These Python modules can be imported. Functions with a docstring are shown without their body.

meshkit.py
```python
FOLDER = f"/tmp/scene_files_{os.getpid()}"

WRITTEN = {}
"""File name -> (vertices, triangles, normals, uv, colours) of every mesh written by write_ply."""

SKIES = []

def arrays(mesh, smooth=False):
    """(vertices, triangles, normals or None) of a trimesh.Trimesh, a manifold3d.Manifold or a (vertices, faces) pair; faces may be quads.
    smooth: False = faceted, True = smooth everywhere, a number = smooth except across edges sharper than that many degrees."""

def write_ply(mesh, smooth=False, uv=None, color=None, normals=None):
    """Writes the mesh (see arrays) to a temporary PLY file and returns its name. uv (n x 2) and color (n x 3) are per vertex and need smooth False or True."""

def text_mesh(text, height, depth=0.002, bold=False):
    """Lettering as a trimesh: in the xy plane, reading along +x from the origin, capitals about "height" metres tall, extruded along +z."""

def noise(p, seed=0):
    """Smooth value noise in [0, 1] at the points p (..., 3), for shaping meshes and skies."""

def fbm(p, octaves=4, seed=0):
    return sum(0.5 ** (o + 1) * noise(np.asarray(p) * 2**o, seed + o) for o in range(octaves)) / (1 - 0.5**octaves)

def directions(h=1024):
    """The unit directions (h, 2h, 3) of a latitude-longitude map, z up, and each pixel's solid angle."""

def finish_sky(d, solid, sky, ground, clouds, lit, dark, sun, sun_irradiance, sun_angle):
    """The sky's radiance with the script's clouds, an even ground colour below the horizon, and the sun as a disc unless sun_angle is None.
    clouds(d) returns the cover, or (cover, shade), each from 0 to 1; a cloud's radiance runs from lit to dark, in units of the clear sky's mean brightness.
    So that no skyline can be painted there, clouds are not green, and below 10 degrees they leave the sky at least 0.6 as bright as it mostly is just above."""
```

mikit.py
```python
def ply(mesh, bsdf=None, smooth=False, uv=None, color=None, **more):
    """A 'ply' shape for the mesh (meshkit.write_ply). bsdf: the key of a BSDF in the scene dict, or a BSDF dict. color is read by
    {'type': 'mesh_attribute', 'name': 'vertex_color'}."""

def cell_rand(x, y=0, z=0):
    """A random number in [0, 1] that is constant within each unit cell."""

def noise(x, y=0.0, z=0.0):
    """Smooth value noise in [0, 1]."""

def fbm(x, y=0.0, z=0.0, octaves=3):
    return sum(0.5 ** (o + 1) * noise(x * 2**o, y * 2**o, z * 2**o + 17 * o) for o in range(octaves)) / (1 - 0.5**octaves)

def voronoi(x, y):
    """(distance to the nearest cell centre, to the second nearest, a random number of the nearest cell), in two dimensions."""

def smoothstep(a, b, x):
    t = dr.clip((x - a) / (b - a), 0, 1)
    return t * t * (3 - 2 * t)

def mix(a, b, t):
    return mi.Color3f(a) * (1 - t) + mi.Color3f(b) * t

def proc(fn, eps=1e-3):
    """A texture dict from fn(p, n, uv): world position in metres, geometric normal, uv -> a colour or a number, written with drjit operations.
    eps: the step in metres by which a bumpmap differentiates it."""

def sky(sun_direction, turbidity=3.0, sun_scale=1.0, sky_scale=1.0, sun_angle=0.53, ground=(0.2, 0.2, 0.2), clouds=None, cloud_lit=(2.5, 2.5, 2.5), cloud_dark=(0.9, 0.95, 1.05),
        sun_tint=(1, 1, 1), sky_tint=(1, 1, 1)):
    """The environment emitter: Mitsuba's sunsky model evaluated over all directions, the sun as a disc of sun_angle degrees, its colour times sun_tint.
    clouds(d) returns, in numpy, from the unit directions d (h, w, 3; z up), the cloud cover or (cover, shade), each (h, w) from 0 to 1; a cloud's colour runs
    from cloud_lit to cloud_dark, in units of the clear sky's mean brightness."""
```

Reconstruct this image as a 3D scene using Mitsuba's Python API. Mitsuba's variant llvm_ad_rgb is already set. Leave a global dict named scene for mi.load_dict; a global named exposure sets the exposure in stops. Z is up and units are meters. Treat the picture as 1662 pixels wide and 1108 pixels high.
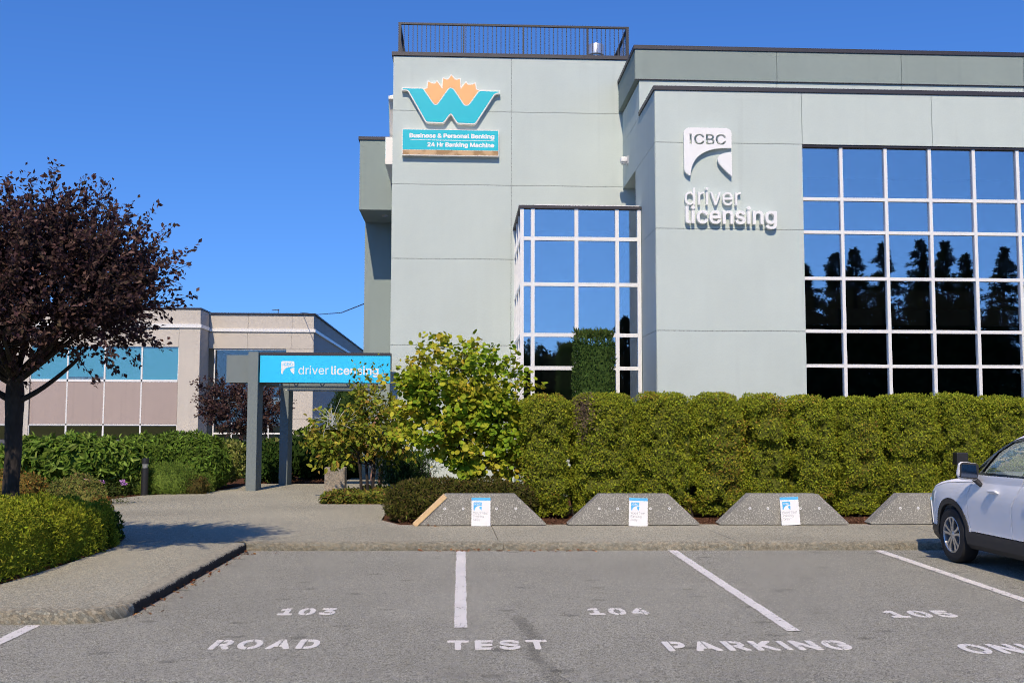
import math
import numpy as np
import trimesh
import manifold3d as m3
import mitsuba as mi
import drjit as dr
import mikit
import meshkit
from shapely.geometry import Polygon, box as sbox, LineString, Point
from shapely.ops import unary_union

T = mi.ScalarTransform4f
scene, labels = {}, {}

# ------------------------------------------------------------------ camera, sky, exposure
EYE = np.array([0.0, 0.0, 1.65])
FWD = np.array([0.04744184, 0.99569287, 0.07965543])
UP = np.array([-0.0062882, -0.07944593, 0.99681934])
scene['camera'] = {'type': 'perspective', 'fov': 52.101, 'fov_axis': 'x', 'near_clip': 0.05, 'far_clip': 3000.0,
                   'to_world': T().look_at(origin=EYE.tolist(), target=(EYE + FWD).tolist(), up=UP.tolist())}
scene['daylight'] = mikit.sky([-0.145, -1.0, 0.88], turbidity=2.4, sun_tint=(0.97, 1.0, 1.07), sky_tint=(0.51, 0.92, 1.63))
exposure = 1.5

# ------------------------------------------------------------------ materials
noise, fbm, voronoi, cell_rand, smoothstep, mix, proc = mikit.noise, mikit.fbm, mikit.voronoi, mikit.cell_rand, mikit.smoothstep, mikit.mix, mikit.proc


def rgb(c):
    return {'type': 'rgb', 'value': [float(x) for x in c]}


def diffuse(name, c):
    scene[name] = {'type': 'twosided', 'bsdf': {'type': 'diffuse', 'reflectance': c if isinstance(c, dict) else rgb(c)}}


def gloss(name, c, rough=0.35, metallic=0.0, **more):
    scene[name] = {'type': 'twosided', 'bsdf': {'type': 'principled', 'base_color': c if isinstance(c, dict) else rgb(c), 'roughness': rough, 'metallic': metallic, **more}}


def bumped(name, c, fn, scale, rough=0.9, eps=2e-3):
    scene[name] = {'type': 'twosided', 'bsdf': {'type': 'bumpmap', 'arbitrary': proc(fn, eps), 'scale': scale,
                   'bsdf': {'type': 'principled', 'base_color': c, 'roughness': rough, 'specular': 0.3}}}


def stucco(c, k):
    def fn(p, n, uv):
        a = fbm(p.x * 0.9 + 3 * k, p.y * 0.9, p.z * 0.7, 4)
        s = fbm(p.x * 5.0, p.y * 5.0, p.z * 0.45, 3)
        g = noise(p.x * 90, p.y * 90, p.z * 90)
        run = smoothstep(0.62, 0.80, noise(p.x * 7.0 + 40, p.y * 7.0, p.z * 0.10)) * smoothstep(0.45, 0.7, s)
        return mi.Color3f(c) * (0.90 + 0.10 * a + 0.06 * s + 0.07 * g - 0.055 * run)
    return proc(fn)


diffuse('stucco_pale', stucco((0.53, 0.60, 0.57), 1))
diffuse('stucco_grey', stucco((0.28, 0.335, 0.315), 2))
diffuse('stucco_portal', stucco((0.20, 0.235, 0.235), 3))
diffuse('stucco_beige', stucco((0.55, 0.51, 0.455), 4))
diffuse('stucco_mauve', stucco((0.40, 0.33, 0.305), 5))
gloss('coping_metal', (0.035, 0.032, 0.040), 0.45)
gloss('frame_white', (0.76, 0.76, 0.75), 0.35)
diffuse('joint_dark', (0.17, 0.185, 0.18))
diffuse('room_plaster', (0.36, 0.35, 0.33))
diffuse('blind_teal', (0.13, 0.40, 0.47))
scene['pane_tinted'] = {'type': 'thindielectric', 'int_ior': 4.0, 'ext_ior': 1.0, 'specular_transmittance': rgb((0.16, 0.17, 0.18)), 'specular_reflectance': rgb((1.0, 1.0, 1.0))}
scene['pane_blue'] = {'type': 'thindielectric', 'int_ior': 1.9, 'ext_ior': 1.0, 'specular_transmittance': rgb((0.75, 0.85, 0.88))}
scene['car_glass'] = {'type': 'thindielectric', 'int_ior': 1.6, 'ext_ior': 1.0, 'specular_transmittance': rgb((0.62, 0.72, 0.72))}


def asphalt(p, n, uv):
    a = cell_rand(p.x * 130, p.y * 130)
    b = noise(p.x * 55, p.y * 55)
    d1, d2, w = voronoi(p.x * 85, p.y * 85)
    big = fbm(p.x * 0.5, p.y * 0.5, 0.0, 4)
    mid = fbm(p.x * 3.1 + 7, p.y * 3.1, 2.0, 3)
    v = 0.190 + 0.19 * (a - 0.5) + 0.09 * (b - 0.5) + 0.22 * smoothstep(0.80, 0.95, w) * smoothstep(0.5, 0.2, d1) - 0.05 * smoothstep(0.2, 0.05, w)
    v = v * (0.80 + 0.24 * big + 0.16 * mid)
    # sealed crack: a dark irregular band that wanders towards the kerb
    cx = 0.58 + 0.05 * (p.y - 8.0) * -1.0 + 0.10 * (noise(p.y * 1.3, 4.0) - 0.5)
    edge = dr.abs(p.x - cx) + 0.05 * (noise(p.x * 30, p.y * 30) - 0.5)
    seal = smoothstep(0.085, 0.045, edge) * smoothstep(10.3, 9.6, p.y + 0.5 * noise(p.x * 9, p.y * 4)) * smoothstep(0.25, 0.5, noise(p.x * 6, p.y * 2.2, 3.0))
    v = v * (1 - 0.33 * seal)
    # small oil and tyre spots
    s1, s2, sw = voronoi(p.x * 0.95 + 0.4, p.y * 1.7)
    spot = smoothstep(0.10, 0.05, s1 + 0.06 * (noise(p.x * 40, p.y * 40) - 0.5)) * smoothstep(0.45, 0.55, sw)
    v = v * (1 - 0.38 * spot)
    # saw-cut seam in front of the kerb
    seam = smoothstep(0.010, 0.004, dr.abs(p.y - (13.71 - 0.016 * p.x) + 0.01 * (noise(p.x * 3, 1.0) - 0.5))) * smoothstep(1.6, 2.2, p.x)
    v = v * (1 - 0.55 * seam)
    warm = noise(p.x * 70, p.y * 70, 9.0)
    return mi.Color3f(1.07, 1.05, 0.90) * v + mi.Color3f(0.030, 0.024, 0.0) * smoothstep(0.55, 0.9, warm) + mi.Color3f(0.0, 0.002, 0.014) * smoothstep(0.6, 0.95, noise(p.x * 37, p.y * 37, 5.0))


bumped('asphalt', proc(asphalt), lambda p, n, uv: noise(p.x * 80, p.y * 80) + 0.5 * noise(p.x * 170, p.y * 170), 0.0035, 0.92, 3e-3)


def aggregate_fn(c, cell, k):
    def fn(p, n, uv):
        u, v = p.x + 0.37 * p.z, p.y + 0.91 * p.z
        d1, d2, w = voronoi(u * cell, v * cell)
        a = cell_rand(u * 120, v * 120, p.z * 120)
        big = fbm(p.x * 0.7 + k, p.y * 0.7, p.z, 4)
        e = smoothstep(0.02, 0.25, d2 - d1)
        t = (0.62 + 0.75 * w) * (0.62 + 0.38 * e) * (0.84 + 0.32 * a) * (0.78 + 0.42 * big)
        tint = mix((1.06, 0.98, 0.86), (0.92, 1.0, 1.04), cell_rand(dr.floor(u * cell), dr.floor(v * cell), 4))
        return mi.Color3f(c) * tint * t
    return proc(fn)


def aggregate_bump(p, n, uv):
    d1, d2, w = voronoi((p.x + 0.37 * p.z) * 55, (p.y + 0.91 * p.z) * 55)
    return (0.6 - d1) * 1.0 + 0.4 * noise(p.x * 150, p.y * 150, p.z * 150)


bumped('aggregate_pavement', aggregate_fn((0.282, 0.268, 0.218), 62, 3), aggregate_bump, 0.004, 0.9, 3e-3)
def dark_face(p, n, uv):
    # kerb face coloured near black up to a hard ragged edge below the top
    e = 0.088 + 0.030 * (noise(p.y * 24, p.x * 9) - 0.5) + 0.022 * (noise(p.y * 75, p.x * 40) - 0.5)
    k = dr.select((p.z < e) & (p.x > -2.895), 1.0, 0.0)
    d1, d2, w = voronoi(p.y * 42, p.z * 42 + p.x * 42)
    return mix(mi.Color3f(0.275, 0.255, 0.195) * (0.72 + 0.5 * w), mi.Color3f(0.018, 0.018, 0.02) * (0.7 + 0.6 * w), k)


bumped('kerb_dark_face', proc(dark_face), aggregate_bump, 0.006, 0.8, 3e-3)
bumped('aggregate_kerb', aggregate_fn((0.27, 0.25, 0.20), 42, 8), aggregate_bump, 0.006, 0.9, 3e-3)


def barrier_fn(p, n, uv):
    u, v = p.x, p.z + 0.8 * p.y
    d1, d2, w = voronoi(u * 60, v * 60)
    a = cell_rand(u * 150, v * 150)
    peb = smoothstep(0.42, 0.25, d1) * smoothstep(0.55, 0.8, w)
    grey = 0.245 * (0.65 + 0.5 * a + 0.3 * fbm(u * 3, v * 3, 1.0, 3))
    return mix((1.0, 0.98, 0.90), (1.0, 0.97, 0.84), a) * (grey * (1 - peb) + 0.58 * peb)


diffuse('barrier_aggregate', proc(barrier_fn))
diffuse('concrete_beige', aggregate_fn((0.34, 0.30, 0.25), 50, 5))


def paint_worn(p, n, uv):
    d = smoothstep(0.74, 0.84, noise(p.x * 60, p.y * 60) * 0.75 + 0.25 * noise(p.x * 9, p.y * 9))
    v = 0.70 + 0.09 * fbm(p.x * 4, p.y * 4, 0.0, 3) - 0.05 * cell_rand(p.x * 90, p.y * 90)
    return mix((1.06, 1.02, 0.95), (0.36, 0.34, 0.31), d) * v


diffuse('road_paint', proc(paint_worn))
diffuse('mulch', proc(lambda p, n, uv: mix((0.055, 0.028, 0.018), (0.15, 0.075, 0.045), fbm(p.x * 22, p.y * 30, 0.0, 3)) * (0.7 + 0.6 * cell_rand(p.x * 70, p.y * 70))))
diffuse('soil_green', proc(lambda p, n, uv: mix((0.05, 0.055, 0.02), (0.10, 0.10, 0.04), fbm(p.x * 0.4, p.y * 0.4, 0.0, 4))))
diffuse('path_concrete', proc(lambda p, n, uv: mi.Color3f(0.50, 0.49, 0.47) * (0.85 + 0.25 * fbm(p.x * 2, p.y * 2, 0.0, 3))))
scene['leaf'] = {'type': 'principledthin', 'base_color': {'type': 'mesh_attribute', 'name': 'vertex_color'}, 'roughness': 0.5, 'diff_trans': 0.55, 'eta': 1.35}
scene['petal'] = {'type': 'twosided', 'bsdf': {'type': 'diffuse', 'reflectance': {'type': 'mesh_attribute', 'name': 'vertex_color'}}}


def bark_fn(p, n, uv):
    s = fbm(p.x * 30, p.y * 30, p.z * 6, 3)
    return mix((0.018, 0.014, 0.013), (0.062, 0.052, 0.046), s) * (0.75 + 0.4 * noise(p.x * 5, p.y * 5, p.z * 14))


bumped('bark', proc(bark_fn), lambda p, n, uv: fbm(p.x * 35, p.y * 35, p.z * 9, 3), 0.02, 0.9, 3e-3)
gloss('sign_teal', (0.0, 0.49, 0.59), 0.4)
gloss('sign_cream', (0.80, 0.78, 0.73), 0.4)
gloss('sign_orange', (0.86, 0.45, 0.17), 0.4)
gloss('sign_white', (0.82, 0.82, 0.81), 0.4)
gloss('sign_blue', (0.03, 0.57, 0.95), 0.4)
gloss('print_blue', (0.10, 0.45, 0.80), 0.4)
gloss('print_grey', (0.36, 0.36, 0.37), 0.5)
gloss('print_logo_grey', (0.42, 0.56, 0.66), 0.5)
diffuse('strip_tan', proc(lambda p, n, uv: mix((0.40, 0.26, 0.14), (0.62, 0.43, 0.25), smoothstep(0.35, 0.6, fbm(p.x * 5, p.z * 4, 2.0, 3)))))
diffuse('timber', proc(lambda p, n, uv: mix((0.62, 0.42, 0.22), (0.78, 0.58, 0.34), fbm(p.x * 40, p.z * 40, p.y * 4, 3))))
gloss('metal_black', (0.02, 0.02, 0.022), 0.45)
gloss('metal_bronze', (0.045, 0.038, 0.036), 0.5)
gloss('metal_galvanised', (0.62, 0.62, 0.64), 0.35, 0.8)
gloss('lens_clear', (0.55, 0.57, 0.60), 0.15, 0.6)
gloss('bar_pale', (0.52, 0.55, 0.53), 0.5)
gloss('car_silver', (0.82, 0.81, 0.80), 0.35, 0.0, clearcoat=1.0, clearcoat_gloss=0.95)
gloss('car_plastic', (0.028, 0.028, 0.030), 0.5)
gloss('car_black', (0.008, 0.008, 0.009), 0.25)
gloss('rubber', (0.016, 0.016, 0.017), 0.75)
gloss('alloy', (0.62, 0.62, 0.63), 0.28, 0.85)
gloss('chrome', (0.75, 0.75, 0.77), 0.12, 1.0)
gloss('lamp_red', (0.45, 0.01, 0.01), 0.15, clearcoat=1.0)
gloss('lamp_glass', (0.7, 0.72, 0.75), 0.1, 0.3, clearcoat=1.0)
scene['mirror_glass'] = {'type': 'twosided', 'bsdf': {'type': 'roughconductor', 'alpha': 0.02, 'specular_reflectance': rgb((0.22, 0.23, 0.25))}}
diffuse('seat_cloth', (0.06, 0.06, 0.065))
diffuse('skin', (0.46, 0.26, 0.18))
diffuse('shirt_navy', (0.025, 0.03, 0.09))
diffuse('shorts_check', proc(lambda p, n, uv: mix((0.16, 0.17, 0.22), (0.36, 0.36, 0.42), 0.5 * dr.select(cell_rand(p.x * 40) > 0.5, 1.0, 0.0) + 0.5 * dr.select(cell_rand(p.z * 40, 3) > 0.5, 1.0, 0.0))))
diffuse('hair_dark', (0.03, 0.02, 0.015))
diffuse('shoe_grey', (0.30, 0.30, 0.32))
gloss('cable_black', (0.02, 0.02, 0.02), 0.6)
diffuse('leaf_dry', (0.42, 0.12, 0.03))

# ------------------------------------------------------------------ helpers
def numbered(key):
    if key not in scene and key not in labels:
        return key
    k = 1
    while f'{key}_{k:03d}' in scene or f'{key}_{k:03d}' in labels:
        k += 1
    return f'{key}_{k:03d}'


def tag(key, label, category=None, group=None, kind=None):
    d = {'label': label}
    if category:
        d['category'] = category
    if group:
        d['group'] = group
    if kind:
        d['kind'] = kind
    labels[key] = d
    return key


def put(name, mesh, bsdf, parent=None, smooth=False, color=None, label=None, kind=None):
    key = numbered(f'{parent}__{name}' if parent else name)
    scene[key] = mikit.ply(mesh, bsdf, smooth=smooth, color=color)
    if label or kind:
        labels[key] = {**({'label': label} if label else {}), **({'kind': kind} if kind else {})}
    return key


def thing(name, label, category, group=None, kind=None):
    return tag(numbered(name), label, category, group, kind)


def struct(name, mesh, bsdf, smooth=False, label=None):
    key = numbered(name)
    scene[key] = mikit.ply(mesh, bsdf, smooth=smooth)
    labels[key] = {'kind': 'structure', **({'label': label} if label else {})}
    return key


BOXF = np.array([[0, 2, 3, 1], [4, 5, 7, 6], [0, 1, 5, 4], [2, 6, 7, 3], [0, 4, 6, 2], [1, 3, 7, 5]])


def bx(x0, x1, y0, y1, z0, z1):
    v = np.array([[x, y, z] for x in (x0, x1) for y in (y0, y1) for z in (z0, z1)], float)
    # index = 4*ix + 2*iy + iz
    f = np.array([[0, 1, 3, 2], [4, 6, 7, 5], [0, 4, 5, 1], [2, 3, 7, 6], [0, 2, 6, 4], [1, 5, 7, 3]])
    return v, np.vstack([f[:, [0, 1, 2]], f[:, [0, 2, 3]]])


def join(*ms):
    ms = [ (np.asarray(m.vertices), np.asarray(m.faces)) if hasattr(m, 'vertices') else m for m in ms]
    V, F, at = [], [], 0
    for v, f in ms:
        V.append(np.asarray(v, float)); F.append(np.asarray(f) + at); at += len(v)
    return np.vstack(V), np.vstack(F)


def moved(m, R=None, t=(0, 0, 0), s=1.0):
    v, f = (np.asarray(m.vertices), np.asarray(m.faces)) if hasattr(m, 'vertices') else m
    v = v * np.asarray(s)
    if R is not None:
        v = v @ np.asarray(R).T
    return v + np.asarray(t, float), f


UPRIGHT = np.array([[1, 0, 0], [0, 0, -1], [0, 1, 0]])       # xy drawing -> xz wall, depth towards -y


def rotz(a):
    c, s = math.cos(a), math.sin(a)
    return np.array([[c, -s, 0], [s, c, 0], [0, 0, 1]])


def extrude(poly, depth):
    polys = [g for g in getattr(poly, 'geoms', [poly]) if g.geom_type == 'Polygon' and g.area > 1e-9]
    return join(*[trimesh.creation.extrude_polygon(g, depth, engine='earcut') for g in polys])


def solid(m):
    v, f = (np.asarray(m.vertices), np.asarray(m.faces)) if hasattr(m, 'vertices') else m
    v, idx = np.unique(np.round(np.asarray(v, np.float64), 6), axis=0, return_inverse=True)
    return m3.Manifold(m3.Mesh(vert_properties=v.astype(np.float32), tri_verts=idx.reshape(-1)[np.asarray(f)].astype(np.uint32)))


def mesh_of(man):
    m = man.to_mesh()
    return np.asarray(m.vert_properties[:, :3], float), np.asarray(m.tri_verts)


def rounded_box(x0, x1, y0, y1, z0, z1, r, seg=8):
    s = m3.Manifold.sphere(r, seg)
    pts = [s.translate((x, y, z)) for x in (x0 + r, x1 - r) for y in (y0 + r, y1 - r) for z in (z0 + r, z1 - r)]
    return mesh_of(m3.Manifold.batch_hull(pts))


def tube(pts, radii, sides=7, cap=True):
    p = np.asarray(pts, float)
    radii = np.broadcast_to(radii, (len(p),))
    t = np.gradient(p, axis=0)
    t /= np.linalg.norm(t, axis=1, keepdims=True) + 1e-12
    ref = np.where(np.abs(t[:, 2:]) < 0.9, [0, 0, 1.0], [1.0, 0, 0])
    a = np.cross(t, ref); a /= np.linalg.norm(a, axis=1, keepdims=True) + 1e-12
    b = np.cross(t, a)
    ang = np.arange(sides) * 2 * np.pi / sides
    v = p[:, None] + radii[:, None, None] * (np.cos(ang)[None, :, None] * a[:, None] + np.sin(ang)[None, :, None] * b[:, None])
    i, j = np.meshgrid(np.arange(len(p) - 1), np.arange(sides), indexing='ij')
    q = np.stack([i * sides + j, i * sides + (j + 1) % sides, (i + 1) * sides + (j + 1) % sides, (i + 1) * sides + j], -1).reshape(-1, 4)
    V = v.reshape(-1, 3); F = np.vstack([q[:, [0, 1, 2]], q[:, [0, 2, 3]]])
    if cap:
        n = len(V)
        V = np.vstack([V, p[:1], p[-1:]])
        k = np.arange(sides); e = (len(p) - 1) * sides
        F = np.vstack([F, np.stack([k * 0 + n, (k + 1) % sides, k], 1), np.stack([k * 0 + n + 1, e + k, e + (k + 1) % sides], 1)])
    return V, F[:, ::-1]


def lathe(profile, n=24, axis='z'):
    """profile: (radius, height) pairs."""
    p = np.asarray(profile, float)
    a = np.arange(n) * 2 * np.pi / n
    v = np.stack([p[:, None, 0] * np.cos(a), p[:, None, 0] * np.sin(a), np.broadcast_to(p[:, None, 1], (len(p), n))], -1).reshape(-1, 3)
    i, j = np.meshgrid(np.arange(len(p) - 1), np.arange(n), indexing='ij')
    q = np.stack([i * n + j, i * n + (j + 1) % n, (i + 1) * n + (j + 1) % n, (i + 1) * n + j], -1).reshape(-1, 4)
    if axis == 'x':
        v = v[:, [2, 0, 1]]
    return v, np.vstack([q[:, [0, 1, 2]], q[:, [0, 2, 3]]])


def letters(text, height, depth, bold=False, width=None, top=None):
    """Lettering in xy from the origin; width stretches it to that length."""
    m = meshkit.text_mesh(text, height, depth, bold)
    v, f = np.array(m.vertices), np.array(m.faces)
    v[:, 0] -= v[:, 0].min()
    if width:
        v[:, 0] *= width / v[:, 0].max()
    if top:
        v[:, 1] *= top / v[:, 1].max()
    return v, f


def heavy(text, height, depth, grow, x0, x1):
    """Extra heavy lettering, stretched between x0 and x1."""
    v, f = letters(text, 1.0, 1.0, True)
    top = f[np.all(v[f][:, :, 2] > 0.5, axis=1)]
    shape = unary_union([Polygon(t).buffer(1e-4) for t in v[top][:, :, :2] if abs(np.linalg.det(np.stack([t[1] - t[0], t[2] - t[0]]))) > 1e-7]).buffer(grow).simplify(0.004)
    v, f = extrude(shape, depth)
    v = v * np.array([height, height, 1.0])
    v[:, 0] = (v[:, 0] - v[:, 0].min()) * (x1 - x0) / (v[:, 0].max() - v[:, 0].min()) + x0
    return v, f


# ------------------------------------------------------------------ foliage helpers
def unit(a):
    return a / (np.linalg.norm(a, axis=-1, keepdims=True) + 1e-12)


def leaf_cloud(rng, P, N, size, colors, ratio=0.5, shape=4, tilt=0.6, droop=0.0, fold=0.12, along=None, jit=0.22, pick=None):
    """One small folded leaf at each point; colour varies leaf by leaf."""
    n = len(P)
    nn = unit(N + tilt * rng.normal(size=(n, 3)))
    a = np.cross(nn, rng.normal(size=(n, 3))) if along is None else along + 0.45 * rng.normal(size=(n, 3))
    a = unit(unit(a) + np.array([0, 0, -droop]))
    b = unit(np.cross(nn, a)); nn = np.cross(a, b)
    s = (np.asarray(size) * (0.65 + 0.7 * rng.random(n)))[:, None]
    w = ratio * s
    if shape == 8:
        V = [P]
        for u_, w_ in ((0.10, 0.30), (0.36, 0.50), (0.68, 0.44), (0.92, 0.20)):
            V.append(P + u_ * s * a + w_ * w * b + fold * s * nn)
        for u_, w_ in ((0.92, -0.20), (0.68, -0.44), (0.36, -0.50), (0.10, -0.30)):
            V.append(P + u_ * s * a + w_ * w * b + fold * s * nn)
        F = np.array([[0, k_, k_ + 1] for k_ in range(1, 8)])
    elif shape == 4:
        V = [P, P + 0.5 * s * a + 0.5 * w * b + fold * s * nn, P + s * a, P + 0.5 * s * a - 0.5 * w * b + fold * s * nn]
        F = np.array([[0, 1, 2], [0, 2, 3]])
    else:
        V = [P, P + 0.22 * s * a + 0.44 * w * b + fold * s * nn, P + 0.66 * s * a + 0.42 * w * b + fold * s * nn, P + s * a - fold * 0.5 * s * nn,
             P + 0.66 * s * a - 0.42 * w * b + fold * s * nn, P + 0.22 * s * a - 0.44 * w * b + fold * s * nn]
        F = np.array([[0, 1, 2], [0, 2, 3], [0, 3, 4], [0, 4, 5]])
    k = len(V)
    V = np.stack(V, 1).reshape(-1, 3)
    F = (F[None] + (np.arange(n) * k)[:, None, None]).reshape(-1, 3)
    colors = np.asarray(colors, float).reshape(-1, 3)
    idx = rng.integers(0, len(colors), n) if pick is None else pick
    c = colors[idx] * np.exp(jit * rng.normal(size=(n, 1))) * np.exp(0.05 * rng.normal(size=(n, 3)))
    return V, F, np.repeat(np.clip(c, 0.003, 0.8), k, 0)


def cjoin(*vfc):
    V, F, C, at = [], [], [], 0
    for v, f, c in vfc:
        V.append(v); F.append(f + at); C.append(c); at += len(v)
    return np.vstack(V), np.vstack(F), np.vstack(C)


def plant(name, vfc, parent=None, bsdf='leaf', **kw):
    v, f, c = vfc
    return put(name, (v, f), bsdf, parent, color=c, **kw)


ICO = trimesh.creation.icosphere(3)
ICOV, ICOF = np.array(ICO.vertices), np.array(ICO.faces)


def blob_core(blobs, p, k, color=(0.10, 0.11, 0.03)):
    out = []
    for b in blobs:
        c, a = np.array(b[:3]), np.array(b[3:6]) * k
        d = ICOV / (np.sum(np.abs(ICOV) ** p, 1, keepdims=True) ** (1 / p))
        v = c + d * a
        v += 0.10 * a.min() * (meshkit.fbm(v * 5.0, 2)[:, None] - 0.5) * ICOV
        v[:, 2] = np.maximum(v[:, 2], 0.09)
        out.append((v, ICOF, np.tile(color, (len(v), 1))))
    return cjoin(*out)


def blob_points(rng, blobs, n, p=2.0, depth=0.10, amp=0.10, freq=3.0, zmin=0.1, skip=None):
    """Points with outward normals on the union of rounded blobs, with a bumpy surface."""
    blobs = np.asarray(blobs, float)
    area = blobs[:, 3] * blobs[:, 4] + blobs[:, 4] * blobs[:, 5] + blobs[:, 3] * blobs[:, 5]
    which = rng.choice(len(blobs), int(n * 1.6), p=area / area.sum())
    c, a = blobs[which, :3], blobs[which, 3:6]
    face_area = np.stack([a[:, 1] * a[:, 2], a[:, 0] * a[:, 2], a[:, 0] * a[:, 1]], 1)
    face_area /= face_area.sum(1, keepdims=True)
    ax = (rng.random((len(which), 1)) > np.cumsum(face_area, 1)).sum(1).clip(0, 2)
    q = rng.uniform(-1, 1, (len(which), 3))
    q[np.arange(len(q)), ax] = np.sign(rng.uniform(-1, 1, len(q)))
    r = np.sum(np.abs(q) ** p, 1, keepdims=True) ** (1 / p)
    q = q / r
    nrm = unit(np.sign(q) * np.abs(q) ** (p - 1) / a)
    pts = c + q * a
    keep = pts[:, 2] > zmin
    for i, b in enumerate(blobs):
        inside = np.sum(np.abs((pts - b[:3]) / b[3:6]) ** p, 1) < 0.80
        keep &= ~(inside & (which != i))
    if skip is not None:
        keep &= ~skip(pts)
    pts, nrm, a = pts[keep][:n], nrm[keep][:n], a[keep][:n]
    h = meshkit.fbm(pts * freq, 3, seed=3) - 0.5
    pts = pts + nrm * (2 * amp * h)[:, None] - nrm * (depth * rng.random(len(pts)) ** 2)[:, None]
    return pts, nrm, h


def bezier(a, b, c, n=8):
    t = np.linspace(0, 1, n)[:, None]
    return (1 - t) ** 2 * np.asarray(a) + 2 * t * (1 - t) * np.asarray(b) + t ** 2 * np.asarray(c)


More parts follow.
